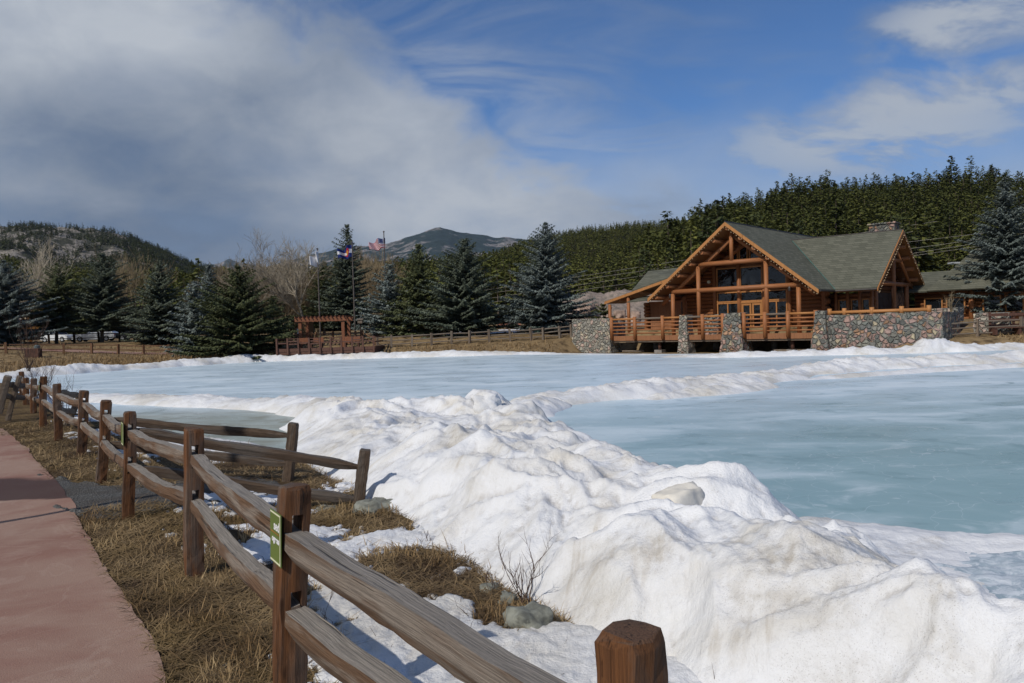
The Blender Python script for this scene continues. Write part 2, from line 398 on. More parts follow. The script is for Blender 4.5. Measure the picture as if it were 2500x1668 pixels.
def mat_hill(name, green, rock, rs_=.012, thr=(.56, .66), bs=1.):
    mt, t, b = newmat(name); P = ocoord(t)
    n = t.noise(P, rs_, 8, .62, .5); n2 = t.noise(P, rs_*9, 6, .7); n3 = t.noise(P, rs_*30, 4, .7)
    g = t.mix(t.ss(n2, .4, .65), green, tuple(v*1.7 for v in green)); g = t.mix(t.ss(n3, .5, .7), g, tuple(v*.45 for v in green))
    c = t.mix(t.math('MULTIPLY', t.ss(n, thr[0], thr[1]), t.ss(n2, .36, .56)), g, t.mix(t.ss(n3, .4, .65), tuple(v*.5 for v in rock), rock))
    setb(t, b, c, .95, .05, t.math('ADD', n2, t.math('MULTIPLY', n3, .4)), bs, 3.); return mt

M = dict(
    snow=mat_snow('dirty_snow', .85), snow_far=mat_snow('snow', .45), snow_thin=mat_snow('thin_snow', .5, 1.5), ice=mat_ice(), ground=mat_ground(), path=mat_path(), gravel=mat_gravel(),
    post=mat_wood('weathered_post', (.095, .040, .017), (.19, .080, .030), (.065, .033, .018), (.15, .13, .11), 1.15, .75, .4),
    rail=mat_wood('weathered_rail', (.085, .047, .027), (.175, .105, .062), (.125, .078, .050), (.36, .325, .28), 1., .8, 1.),
    raildark=mat_wood('dark_weathered_rail', (.055, .036, .024), (.12, .082, .055), (.08, .056, .040), (.17, .15, .13), 1., .8, .6),
    farrail=mat_wood('old_fence_wood', (.12, .09, .065), (.21, .165, .125), (.15, .11, .08), (.25, .22, .18), .6, .85, .5),
    brownrail=mat_wood('brown_fence_wood', (.13, .065, .035), (.22, .12, .065), (.16, .09, .05), None, .6),
    log=mat_wood('varnished_log', (.235, .092, .036), (.375, .155, .062), (.29, .115, .045), None, .35, .5),
    logdk=mat_wood('log_wall', (.19, .076, .030), (.315, .13, .052), (.245, .098, .038), None, .35, .6),
    trim=mat_wood('varnished_board', (.34, .145, .048), (.46, .215, .075), (.38, .17, .056), None, .35, .5),
    soffit=mat_wood('soffit_boards', (.22, .10, .038), (.31, .15, .058), (.26, .12, .045), None, .35, .6),
    deckwood=mat_wood('deck_boards', (.20, .09, .045), (.33, .15, .07), (.26, .12, .06), None, .4, .7),
    darkdeck=mat_wood('dark_red_wood', (.075, .036, .026), (.13, .065, .045), (.10, .048, .034), None, .5, .7),
    pergola=mat_wood('red_wood', (.17, .065, .035), (.26, .11, .055), (.21, .08, .042), None, .5, .7),
    stone=mat_stone('rubble_stone', 3.7), stone_pale=mat_stone('pale_rubble_stone', 4.0, [(.22, .22, .19), (.36, .28, .23), (.28, .27, .22), (.17, .18, .165), (.42, .30, .25), (.32, .30, .25), (.42, .36, .26), (.24, .24, .20)], (.28, .26, .23)),
    shingle=mat_shingle(), glass=mat_glass(), rock=mat_rockface(),
    teal=mat_simple('valley_flashing', (.07, .15, .13), .5, .4), gutter=mat_simple('dark_metal', (.035, .028, .025), .5, .5),
    concrete=mat_simple('concrete', (.24, .22, .20), .9), dark=mat_simple('dark_wood_painted_shade', (.05, .035, .028), .9),  # dark wood; on joists, inner walls and terrace the shade is painted in
    bark=mat_simple('spruce_bark', (.12, .095, .075), .95, .1, .4, 5., 0, .6), palebark=mat_simple('pale_bark', (.42, .37, .29), .9, .1, .3, 3.),
    greybark=mat_simple('grey_bark', (.27, .235, .18), .9, .1, .3, 3.), tanbark=mat_simple('tan_twigs', (.235, .185, .115), .9, .1, .3, 3.), twig=mat_simple('dark_twigs', (.10, .065, .05), .9, .1, .3, 9.),
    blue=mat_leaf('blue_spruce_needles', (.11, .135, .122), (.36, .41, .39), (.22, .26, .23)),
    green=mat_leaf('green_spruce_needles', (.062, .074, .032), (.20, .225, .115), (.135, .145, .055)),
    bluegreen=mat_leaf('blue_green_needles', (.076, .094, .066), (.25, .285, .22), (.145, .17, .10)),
    pine=mat_leaf('pine_needles', (.042, .052, .015), (.235, .235, .055), (.11, .125, .03), .3),
    pinedk=mat_leaf('dark_pine_needles', (.042, .054, .022), (.145, .162, .052), (.085, .098, .03), .3),
    straw=mat_leaf('dry_grass', (.20, .125, .058), (.56, .42, .23), (.36, .24, .11), 2.),
    straw_dark=mat_leaf('dry_mulch', (.075, .047, .027), (.46, .33, .17), (.24, .165, .065), .8),
    orangebush=mat_simple('orange_twigs', (.42, .20, .06), .9),
    hill_l=mat_hill('rocky_hill_cover', (.055, .056, .042), (.46, .41, .35), .02, (.46, .53)),
    hill_far=mat_hill('mountain_cover', (.020, .032, .030), (.38, .34, .32), .0034, (.50, .57), .8),
    hill_r=mat_hill('wooded_hill_floor', (.035, .036, .016), (.14, .11, .07), .05, (.58, .7)),
    flagpole=mat_simple('bronze_pole', (.085, .07, .06), .5, .5), white=mat_simple('white_paint', (.75, .76, .78), .5), silver=mat_simple('silver_paint', (.42, .45, .48), .3, .6, .05),
    carwhite=mat_simple('white_car_paint', (.68, .72, .76), .25, .6, .03), cardark=mat_simple('dark_car_paint', (.03, .034, .04), .25, .6, .03), tyre=mat_simple('rubber', (.02, .02, .02), .8),
    red=mat_simple('tail_light', (.5, .02, .02), .3), signgreen=mat_simple('sign_green', (.115, .165, .035), .45, .4, .08), signcream=mat_simple('sign_cream', (.70, .70, .50), .5, .3, .03),
    signorange=mat_simple('sign_orange', (.45, .12, .03), .5), wire=mat_simple('wire', (.36, .34, .30), .5, .5), boxgreen=mat_simple('green_box', (.10, .16, .13), .5), barrel=mat_simple('bin_lid', (.12, .15, .15), .5),
    rock_red=mat_simple('red_earth', (.33, .16, .11), .95, .1, .3, 1., 0, .5),
    fred=mat_simple('flag_red', (.45, .03, .05), .8, .1, .05), fwhite=mat_simple('flag_white', (.72, .72, .74), .8, .1, .04), fblue=mat_simple('flag_blue', (.02, .035, .16), .8, .1, .05), fgold=mat_simple('flag_gold', (.70, .42, .04), .8, .1, .05),
)

# ------------------------------------------------------------------ terrain
LAKE = [(6, -9), (2.2, 1), (1.3, 3.6), (.35, 5.6), (-.9, 8.4), (-2.9, 11.6), (-4.6, 14.1), (-7, 16.4), (-9.8, 19.2), (-13, 23), (-17, 28), (-23, 36), (-30, 42.5), (-29, 47), (-25, 54), (-20, 59.8), (-12, 59.6), (-4, 58.3), (1.5, 58.0), (4.3, 55.2), (7, 52), (9.9, 48.9), (12.8, 47), (15.5, 46.6), (18.5, 46.2), (22.5, 44.8), (25.5, 43.6), (30, 43.2), (45, 41), (80, 38), (80, -9)]
LK = np.array(LAKE, dtype=float)
def lake_sd(x, y):                                             # signed distance, positive on land
    x = np.asarray(x, dtype=float); y = np.asarray(y, dtype=float)
    d = np.full(x.shape, 1e9); ins = np.zeros(x.shape, dtype=bool)
    n = len(LK)
    for i in range(n):
        ax, ay = LK[i]; bx, by = LK[(i+1) % n]
        t = np.clip(((x-ax)*(bx-ax)+(y-ay)*(by-ay))/((bx-ax)**2+(by-ay)**2), 0, 1)
        d = np.minimum(d, np.hypot(x-ax-t*(bx-ax), y-ay-t*(by-ay)))
        c = ((ay > y) != (by > y)) & (x < (bx-ax)*(y-ay)/(by-ay+1e-12)+ax); ins ^= c
    return np.where(ins, -d, d)
def ground(x, y):
    x = np.asarray(x, dtype=float); y = np.asarray(y, dtype=float)
    d = lake_sd(x, y); d = d + .25*perlin(x*.7, y*.7, 5)
    near = .36 - .020*np.clip(y-3.5, 0, 12)                     # bank beside the fence
    zn = -.6 + (near+.6)*sstep(d, -1.2, .55) - .0
    lf = sstep(x, -20, -30)
    zf_c = -.6 + 1.1*sstep(d, -1.5, 1.2) + .9*sstep(d, 1., 8.) + .5*sstep(d, 8, 30) + .012*np.clip(d-30, 0, 150)
    zf_l = -.6 + .66*sstep(d, -1.5, 1.0) + .012*np.clip(d, 0, 25) + 1.25*sstep(d, 20, 36) + .012*np.clip(d-36, 0, 150)
    zf = zf_c*(1-lf) + zf_l*lf
    lx = (x-OX)*E1[0]+(y-OY)*E1[1]; ly = (x-OX)*E2[0]+(y-OY)*E2[1]
    dip = sstep(lx, -19.5, -18)*(1-sstep(lx, 3.5, 5.5))*(1-sstep(ly, 3.6, 5.0))
    zf = zf*(1-dip) + dip*(-.22+.04*perlin(x*1.3, y*1.3, 8))
    far = sstep(y, 28, 42)
    z = zn*(1-far) + zf*far
    z = z + .009*fbm(x*.8, y*.8, 3, 9)*sstep(d, -.3, .6)
    return z
def gz(x, y): return float(ground(np.array([x]), np.array([y]))[0])

def polar(a0, a1, na, r0, r1, nr):
    a = np.radians(np.linspace(a0, a1, na)); r = np.exp(np.linspace(math.log(r0), math.log(r1), nr))
    A, Rr = np.meshgrid(a, r); return Rr*np.sin(A), Rr*np.cos(A)
az_ = np.radians(np.concatenate([np.linspace(-180, -48, 40)[:-1], np.linspace(-48, 48, 420), np.linspace(48, 180, 40)[1:]]))
rr_ = np.exp(np.linspace(math.log(.4), math.log(9000), 560))
A_, R_ = np.meshgrid(az_, rr_); GX = R_*np.sin(A_); GY = R_*np.cos(A_)
gridmesh('ground', GX, GY, ground(GX, GY), M['ground'])['kind'] = 'structure'

# ice sheet
mb = MB(); cx, cy = 15, 25
mb.add([(x + (x-cx)*.02, y + (y-cy)*.02, 0) for x, y in LAKE], [tuple(range(len(LAKE)))])
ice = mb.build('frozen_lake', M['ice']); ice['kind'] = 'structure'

def resample(pts, n):
    p = np.array(pts, dtype=float); d = np.r_[0, np.cumsum(np.hypot(*np.diff(p[:, :2], axis=0).T))]
    t = np.linspace(0, d[-1], n); return np.stack([np.interp(t, d, p[:, i]) for i in range(p.shape[1])], 1)
def smooth_line(p, it=12):
    p = p.copy()
    for _ in range(it): p[1:-1] = (p[:-2]+2*p[1:-1]+p[2:])/4
    return p
def ribbon(name, Lp, Rp, n, mdiv, off, mat, edge=0.):
    a = smooth_line(resample(Lp, n)); b = smooth_line(resample(Rp, n)); t = np.linspace(0, 1, mdiv)[None, :, None]
    P = a[:, None, :]*(1-t) + b[:, None, :]*t
    X, Y = P[..., 0], P[..., 1]
    if edge:
        s = np.arange(n)*.13
        wv = edge*(perlin(s*1.0, s*0+.5, 31)+.6*perlin(s*3.1, s*0+1.5, 32)); dirn = (b-a)/np.linalg.norm(b-a, axis=1)[:, None]
        fac = np.linspace(0, 1, mdiv)[None, :]**6
        X = X + wv[:, None]*dirn[:, :1]*fac; Y = Y + wv[:, None]*dirn[:, 1:]*fac
    Z = ground(X, Y) + off
    if name == 'gravel_lane':
        q = np.minimum(np.linspace(0, 1, mdiv), np.linspace(1, 0, mdiv))[None, :]*mdiv/5.; q2 = np.minimum(np.arange(n), np.arange(n)[::-1])[:, None]/12.
        Z -= .06*(1-np.clip(np.minimum(q, np.maximum(q2, .35)), 0, 1)) - .05*fbm(X*3, Y*3, 3, 33)*(q < 1.4)
    else: Z[:, 0] -= .08
    o = gridmesh(name, X, Y, Z, mat); o['kind'] = 'structure'; return o
EDGE = [(0, 1027), (30, 1045), (60, 1070), (100, 1120), (130, 1155), (170, 1204), (200, 1262), (252, 1370), (330, 1480), (383, 1568), (425, 1668)]
pe = [at(px, py, z=.30 if py < 1150 else .34)[:2] for px, py in EDGE]
pe = [(-12.2, 16.2), (-9.6, 14.2)] + [tuple(p) for p in pe] + [(-1.35, 2.2), (-1.0, 1.0), (-.6, -3)]
pl = [(x-2.9, y-1.3) for x, y in pe]
ribbon('footpath', pl, pe, 260, 30, .022, M['path'], .035)
pth = np.array(pe)
# gravel lane running from the path down to the lake
gl = [at(px, py, z=.2)[:2] for px, py in ((70, 1150), (240, 1186), (330, 1178), (450, 1175), (600, 1165), (700, 1172))]
gr = [at(px, py, z=.24)[:2] for px, py in ((120, 1262), (262, 1290), (400, 1262), (520, 1240), (640, 1262), (760, 1235))]
ribbon('gravel_lane', gl, gr, 200, 48, .014, M['gravel'], .1)
# footpath on the far side, behind the far left fence
fp = [(-75, 72), (-50, 74), (-34, 76), (-24, 76)]
ribbon('far_footpath', [(x, y+2.2) for x, y in fp], fp, 60, 6, .05, M['path'])

# ------------------------------------------------------------------ snow
def rbf(pts, c=.25, reg=1e-3):
    p = np.array(pts, dtype=float); xy = p[:, :2]; D = np.sqrt(((xy[:, None]-xy[None])**2).sum(-1)+c*c)
    A = np.zeros((len(p)+1, len(p)+1)); A[:-1, :-1] = D - reg*np.eye(len(p)); A[-1, :-1] = 1; A[:-1, -1] = 1
    wgt = np.linalg.solve(A, np.r_[p[:, 2], 0])
    def f(x, y):
        o = np.full(x.shape, wgt[-1])
        for (a, b), q in zip(xy, wgt[:-1]): o = o + q*np.sqrt((x-a)**2+(y-b)**2+c*c)
        return o
    return f
BERM = [(.72, 4.0, .27), (.15, 4.8, .27), (-.45, 5.9, .24), (-1.23, 7.5, .22), (-2.0, 9.2, .17), (-2.86, 10.8, .12), (-4, 13.4, .08), (1.2, 3.2, .3), (1.5, 2.4, .3), (1.7, 1.5, .3), (1.8, 0, .3),
        (.25, 3.6, .05), (-.35, 4.5, .05), (-1, 5.5, 0), (-1.8, 7.2, -.05), (-2.6, 9, -.1), (-3.5, 10.8, -.15), (-5.0, 13.6, -.25), (.8, 2.8, .05), (1.1, 1, .0), (1.2, -1, .0),
        (1.33, 4.17, .82), (.89, 4.93, .82), (.17, 6.77, .82), (-.7, 9.4, .78), (-1.3, 10.9, .62), (1.8, 3.4, .82), (2.1, 2.4, .78), (2.3, 1, .7), (-.3, 8.2, .78),
        (.9, 6.6, .55), (.4, 8.5, .5), (-.2, 11, .4), (1.5, 5.2, .6), (1.9, 4.3, .66), (-1.9, 12.8, .45), (-1, 13.5, .35), (-2.6, 14.6, .48), (-3.6, 15.2, .42), (-.6, 14.8, .32), (-1.8, 15.5, .36),
        (1.59, 6.0, .88), (1.33, 6.9, .72), (1.2, 8.5, .66), (.7, 11.1, .62), (.27, 14, .58), (-.6, 16.3, .62), (-1.8, 16.8, .42), (-3, 16.7, .52), (-4.3, 17.3, .45), (2.0, 6.1, .52), (2.4, 6.77, .25), (2.15, 5.07, .50), (2.1, 4.06, .55), (2.2, 3.5, .55), (2.5, 2.2, .55), (2.7, .5, .5), (2.75, 5.2, .16), (2.75, 4.3, .20), (2.85, 3.5, .20), (3.2, 2.4, .2), (2.75, 6.3, .14),
        (3.0, 8.5, -.12), (2.35, 8, -.12), (2.1, 9.5, -.15), (1.75, 11.5, -.15), (1.3, 14.5, -.15), (.5, 17.3, -.15), (-1, 18, -.12), (-3, 18.6, -.12), (-5.3, 18.3, -.15), (-5.2, 16.3, -.25), (-4.8, 15, -.25), (-4.9, 14.2, -.25), (-5.6, 14.6, -.2),
        (3.1, 7.5, .09), (4, 6.6, .0), (5, 6.3, -.01), (3.2, 5.5, .03), (3.3, 4.2, .02), (4, 4.5, -.06), (4.3, 5.3, -.05), (5, 4.8, -.06), (2.9, 7.8, .08), (3.8, 7.28, .07), (4.5, 7.0, .065), (6, 6.75, .06), (8, 6.5, .06), (4.4, 6.4, -.02), (6, 6.1, -.03), (3.6, 5.9, .0), (3.2, 8.4, -.12), (4.6, 7.55, -.12), (6.2, 7.2, -.12), (8.2, 7.0, -.12), (6.5, 4.8, -.08), (3.7, 3, -.02), (4.6, 3, -.08),
        (11, 9, -.3), (11, 3, -.3), (9, -3, -.3), (4, -3, 0), (0, -3, -.3), (-3, 2, -.4), (-4.5, 6, -.4), (-7, 11, -.5), (-9, 18, -.4), (-5, 23, -.4), (2, 23, -.4), (4.5, 15, -.4), (5.5, 11, -.3)]
fb = rbf(BERM)
X, Y = polar(-26, 52, 620, 1.6, 21, 560)
wx = .35*perlin(X*.9, Y*.9, 41); wy = .35*perlin(X*.9+5, Y*.9, 42)
B0 = fb(X+.25*wx, Y+.25*wy)
amp = sstep(B0, .05, .5)
rot = lambda a: (X*math.cos(a)+Y*math.sin(a), -X*math.sin(a)+Y*math.cos(a))
U, Vv = rot(.6)
far_f = sstep(Y, 4, 14)
N1 = ridged((U+wx)*.75, (Vv+wy)*.42, 3, 51)
N2 = ridged((U+wx)*2.1, (Vv+wy)*1.5, 3, 61)
N3 = ridged((U+.3*wy)*4.6, (Vv-.3*wx)*3.6, 3, 65)
BZ = B0 + amp*(.28*(N1-.25) + .07*(N2-.2) + .014*(N3-.2) + .022*fbm(X*3.2, Y*3.2, 3, 71) + .007*fbm(X*16, Y*16, 2, 75))
SX, SY = polar(12, 60, 420, 2.4, 8.2, 340)
sz = .022 + .012*fbm(SX*1.5, SY*1.5, 3, 78) + .013*fbm(SX*5, SY*9, 4, 79) - .042*np.exp(-(((SX-4.1)/.9)**2+((SY-4.9)/.75)**2)) - .03*np.exp(-(((SX-5.2)/1.2)**2+((SY-4.2)/.7)**2))
sz -= .08*sstep(SY+.10*SX, 7.35, 7.5)
sl_m, t_, b_ = newmat('slushy_ice'); P_ = ocoord(t_); a_ = t_.noise(P_, 1.6, 8, .7, .8); c_ = t_.noise(P_, 9, 6, .7, .6)
setb(t_, b_, t_.mix(t_.ss(c_, .42, .6), t_.mix(t_.ss(a_, .4, .62), (.26, .34, .39), (.46, .53, .58)), (.62, .67, .71)), .45, .4, t_.math('ADD', a_, c_), .5, .02)
gridmesh('slushy_ice', SX, SY, sz, sl_m)['kind'] = 'structure'
BZ += .018*fbm(X*4, Y*4, 3, 77)*(1-amp)*sstep(B0, -.05, .05)
berm = gridmesh('snow_bank', X, Y, BZ, M['snow'])
setp(berm, 'long dirty white snow bank piled between the fence and the ice', 'snow bank')

def snow_ridge(name, pts, label, n=300, m_=22, seed=0, mat='snow_far', rough=1.):
    p = smooth_line(resample(pts, n), 6)                        # x, y, h, w
    d = np.gradient(p[:, :2], axis=0); d /= np.linalg.norm(d, axis=1)[:, None]; nn = np.stack([-d[:, 1], d[:, 0]], 1)
    t = np.linspace(-1, 1, m_)
    s = np.cumsum(np.r_[0, np.hypot(*np.diff(p[:, :2], axis=0).T)])
    Wd = p[:, 3]*(1+.35*perlin(s*.55, s*0+seed, seed+1))
    X = p[:, :1] + nn[:, :1]*t[None]*Wd[:, None]; Y = p[:, 1:2] + nn[:, 1:2]*t[None]*Wd[:, None]
    prof = np.clip(1-t**2, 0, 1)[None]**.8
    hh = p[:, 2]*(1+.30*rough*perlin(s*.45, s*0+3+seed, seed+2)+.18*rough*perlin(s*1.6, s*0+8, seed+3))
    Z = hh[:, None]*prof*(1+.45*rough*ridged(X*1.1, Y*1.1, 3, seed+5)*(p[:, 2] > .1)[:, None]) - .06
    Z += .03*fbm(X*5, Y*5, 2, seed+9)*prof
    ends = np.minimum(np.arange(n), np.arange(n)[::-1])/12.; Z = Z*np.clip(ends, 0, 1)[:, None] - .05*(1-np.clip(ends, 0, 1))[:, None]
    o = gridmesh(name, X, Y, Z, M[mat]); return setp(o, label, 'snow ridge')
snow_ridge('snow_ridge', [(-18, 29.5, .15, .7), (-14.4, 26.9, .22, .8), (-12.1, 25.4, .24, .9), (-9.3, 23.7, .24, .9), (-7.1, 22.3, .26, .9), (-5.4, 21.0, .32, 1.), (-4.2, 18.9, .36, 1.), (-3, 17, .3, 1)],
           'low snow ridge crossing the ice at left, behind the milky inlet', seed=100, rough=.8)
snow_ridge('snow_ridge', [(.2, 17.5, .38, .9), (.6, 20.6, .22, .9), (2.2, 21.8, .34, 1.1), (4.1, 23.2, .34, 1.2), (5.6, 24.2, .30, 1.3), (8, 26.2, .26, 1.3), (10.6, 28.8, .22, 1.1), (13, 30.2, .42, 1.2), (16, 31.4, .30, 1.2), (20.7, 32.3, .34, 1.2), (30, 35, .5, 1.4), (42, 38, .5, 1.4)],
           'main snow ridge curving across the ice from the snow bank to the right edge', n=460, m_=30, seed=120)
snow_ridge('snow_ridge', [(3.4, 20.9, .16, .6), (6.5, 23.0, .22, .9), (8, 24.2, .12, .6)], 'short beige-stained spur of snow in front of the main ridge', n=120, seed=140)
snow_ridge('snow_ridge', [(8.5, 25.3, .05, .4), (10.4, 26.2, .10, .5), (14.5, 27.8, .15, .6), (18.7, 28.9, .17, .6), (30, 31, .17, .6), (42, 34, .17, .6)], 'thin snow ridge running just in front of the main ridge at right', n=320, m_=14, seed=150, rough=.8)
snow_ridge('snow_ridge', [(8.5, 46.5, .06, 1.2), (10.6, 44.2, .17, 1.1), (12.4, 43.0, .26, 1.1), (14.5, 42.6, .22, 1.), (17, 42.2, .3, 1.1), (19.2, 41.6, .38, 1.1), (20.6, 41.6, .2, 1.1), (22.0, 41.4, .68, 1.2), (24, 41.7, .28, 1.2), (27, 42.3, .3, 1.2), (33, 41.8, .3, 1.2), (45, 39.5, .4, 1.3)],
           'snow piled along the shore below the big stone wall, peaked at right', n=400, m_=24, seed=170)
sh = [(-33, 42, .15, .9), (-29.5, 45.0, .3, 1.2), (-27.7, 48, .62, 1.2), (-25.5, 51.5, .32, 1.1), (-23.5, 54.8, .42, 1.2), (-19.8, 58.8, .5, 1.3), (-12, 58.9, .42, 1.1), (-4, 57.2, .38, 1.), (.8, 56.9, .2, .9), (4.0, 54.2, .10, .7), (6.6, 51.2, .08, .6), (9.4, 48.3, .10, .6)]
snow_ridge('snow_ridge', sh, 'thin white snow edge along the far shore under the trees', n=520, m_=16, seed=190, rough=.6)

# thin snow with grass showing through, beside the near fence
D = lambda x, y, z=.27: tuple(at(x*K, y*K, z=z)[:2])
SNP = [(560, 1215), (600, 1290), (640, 1185), (740, 1385), (800, 1480), (900, 1520), (1050, 1560), (1150, 1560), (700, 1330), (480, 1145), (560, 1160), (600, 1150), (780, 1235), (980, 1245), (830, 1255), (930, 1262),
       (1300, 1490), (1200, 1530), (1350, 1560), (680, 1270), (850, 1400), (950, 1450), (1050, 1490), (770, 1310), (1010, 1420), (1150, 1500), (650, 1240), (720, 1550), (1250, 1600)]
SNM = [(800, 1205), (760, 1175), (860, 1220), (880, 1295), (960, 1315), (1040, 1365), (1110, 1415), (1180, 1450), (1240, 1450), (1000, 1290), (520, 1235), (490, 1190), (540, 1205), (400, 1300), (450, 1450), (560, 1500),
       (620, 1600), (300, 1100), (220, 1000), (100, 950), (560, 1400), (480, 1310), (250, 1150), (350, 1150), (600, 1085), (680, 1100), (500, 1075), (700, 1170), (720, 1195), (430, 1120), (540, 1330), (830, 1220), (650, 1480), (610, 1420),
       (150, 900), (330, 1200), (300, 1300), (430, 1600), (90, 880), (200, 960)]
sp_ = np.array([(*D(*p), 1.) for p in SNP] + [(*D(*p), -1.) for p in SNM] + [(-1.5, 1.5, -1), (-4, 3, -1), (-8, 8, -1), (-14, 16, -1), (-.2, 1.6, 1), (.9, 1.2, 1), (-3.6, 12.3, .6), (-5.2, 14.2, .8), (-7.6, 16.6, .8), (-10.5, 19.5, .9), (-13.6, 23, .9), (-17, 27, .9)])
def snow_field(x, y):
    num = 0; den = 0
    for a, b, v in sp_:
        k = 1/((x-a)**2+(y-b)**2+.004*(1+b*b*.2))**1.5; num = num + k*v; den = den + k
    return num/den*.85 + .62*fbm(x*2.2, y*2.2, 4, 81) + .50*fbm(x*8, y*8, 3, 85)
X, Y = polar(-50, 30, 560, 1.2, 34, 520)
G = ground(X, Y); sf = snow_field(X, Y); sf = np.where(X < np.interp(Y, pth[::-1, 1], pth[::-1, 0])+.1, -1, sf); fx_ = np.interp(Y, [q_[1] for q_ in [(.9, 1.0), (.268, 1.86), (-1.02, 3.37), (-2.395, 5.74), (-3.93, 7.87), (-5.38, 10.1), (-7.18, 12.9), (-8.95, 15.3), (-13.1, 21.3)]], [q_[0] for q_ in [(.9, 1.0), (.268, 1.86), (-1.02, 3.37), (-2.395, 5.74), (-3.93, 7.87), (-5.38, 10.1), (-7.18, 12.9), (-8.95, 15.3), (-13.1, 21.3)]]); sf = sf - .9*sstep(X-fx_, .25, -.15)
TZ = G + np.where(sf > 0, .012+.035*np.sqrt(np.clip(sf, 0, 1)), -.05+.0*sf) + .014*fbm(X*2.5, Y*2.5, 3, 87) + .010*fbm(X*13, Y*13, 2, 88)
TZ = np.where(lake_sd(X, Y) < -.12, -.2, TZ)
setp(gridmesh('thin_snow', X, Y, TZ, M['snow_thin']), kind='stuff', label='patchy thin snow with dead grass showing through beside the fence', cat='snow')

# the square dirty block standing on the bank
def lump(name, c, size, mat, seed=0, sub=3, pw=1., na=.32, **kw):
    import bmesh
    bm = bmesh.new(); bmesh.ops.create_cube(bm, size=1.); bmesh.ops.subdivide_edges(bm, edges=bm.edges[:], cuts=2**sub-1, use_grid_fill=True)
    V = np.array([v.co[:] for v in bm.verts]); r = np.linalg.norm(V, axis=1)[:, None]; sph = V/r*.6
    V = V*(1-pw) + sph*pw
    n = fbm(V[:, 0]*2.3+V[:, 2]*1.7+seed, V[:, 1]*2.3+V[:, 2]*1.1, 4, seed); V = V*(1+na*n[:, None])
    V = V*np.array(size)
    for v, p in zip(bm.verts, V): v.co = p
    me = bpy.data.meshes.new(name); bm.to_mesh(me); bm.free(); me.materials.append(mat)
    me.polygons.foreach_set('use_smooth', [True]*len(me.polygons))
    o = bpy.data.objects.new(name, me); o.location = c; o.rotation_euler = (0, 0, seed*.7); link(o); return setp(o, **kw)
dirty = mat_simple('dirty_packed_snow', (.70, .665, .59), .7, .2, .12, 6., 0, .5)
p = at(1657, 1238, Y=5.55); o = lump('snow_block', p, (.25, .30, .25), dirty, 4, 3, .22, .24, label='beige flat-faced block of packed snow standing on the snow bank', cat='snow block'); o.rotation_euler = (.1, -.1, -.9)
p = at(1187, 990, Y=15.2); lump('snow_block', p, (.5, .4, .45), M['snow'], 9, 3, .6, label='rounded grey lump of snow on the far end of the snow bank', cat='snow block')

# ------------------------------------------------------------------ split-rail fences
def local_mesh(mb, name, mat, parent, T, smooth=False):
    o = mb.build(name, mat, None, smooth)
    o.parent = parent; o.matrix_local = T; return o
def hewn_post(name, base, top, wd, dp, yaw, parent, mat, slots=(), seed=0, chamfer=.02):
    """local z runs up the post; slots: heights of the mortises"""
    b = Vector(base); tpt = Vector(top); h = (tpt-b).length; bury = .25
    zax = (tpt-b).normalized(); xa = Vector((math.cos(yaw), math.sin(yaw), 0)); ya = zax.cross(xa).normalized(); xa = ya.cross(zax).normalized()
    T = Matrix.Identity(4)
    for i in range(3): T[i][0] = xa[i]; T[i][1] = ya[i]; T[i][2] = zax[i]; T[i][3] = b[i]
    R2 = random.Random(seed); m2 = MB(); nz = 16; ring = []
    cs = [(-1, -1), (0, -1.02), (1, -1), (1.02, 0), (1, 1), (0, 1.02), (-1, 1), (-1.02, 0)]
    zs = [-bury + (h-.03+bury)*i/nz for i in range(nz+1)] + [h-.012, h]
    sc = [1]*(nz+1) + [.95, .84]
    vs = []
    for i, z in enumerate(zs):
        bx = .006*math.sin(z*5+seed); by = .006*math.cos(z*4+seed*2)
        for k, (a, c_) in enumerate(cs):
            cor = .90 if k % 2 == 0 else 1.
            vs.append(((a*wd/2*cor+bx+R2.uniform(-.0035, .0035))*sc[i], (c_*dp/2*cor+by+R2.uniform(-.0035, .0035))*sc[i], z+(R2.uniform(-.006, .006) if i > nz else 0)))
    fs = []
    for i in range(len(zs)-1):
        for k in range(8): fs.append((i*8+k, i*8+(k+1) % 8, (i+1)*8+(k+1) % 8, (i+1)*8+k))
    fs.append(tuple(range(7, -1, -1))); fs.append(tuple((len(zs)-1)*8+k for k in range(8)))
    m2.add(vs, fs); o = local_mesh(m2, name, mat, None, T)
    if slots:
        for sz in slots:
            cbm = MB(); cbm.box(-.024, .024, -.3, .3, sz-.085, sz+.085)
            cu = cbm.build('cutter', mat); cu.matrix_world = T
            md = o.modifiers.new('b', 'BOOLEAN'); md.operation = 'DIFFERENCE'; md.object = cu; md.solver = 'EXACT'
            bpy.context.view_layer.update()
            dg = bpy.context.evaluated_depsgraph_get(); me = bpy.data.meshes.new_from_object(o.evaluated_get(dg))
            o.modifiers.clear(); o.data = me; bpy.data.objects.remove(cu)
    o.parent = parent; o.matrix_parent_inverse = Matrix.Translation(-parent.location) if parent else Matrix.Identity(4)
    o.matrix_parent_inverse = Matrix.Identity(4); T2 = T.copy()
    if parent: T2.translation = T.translation - parent.location
    o.matrix_local = T2
    return o
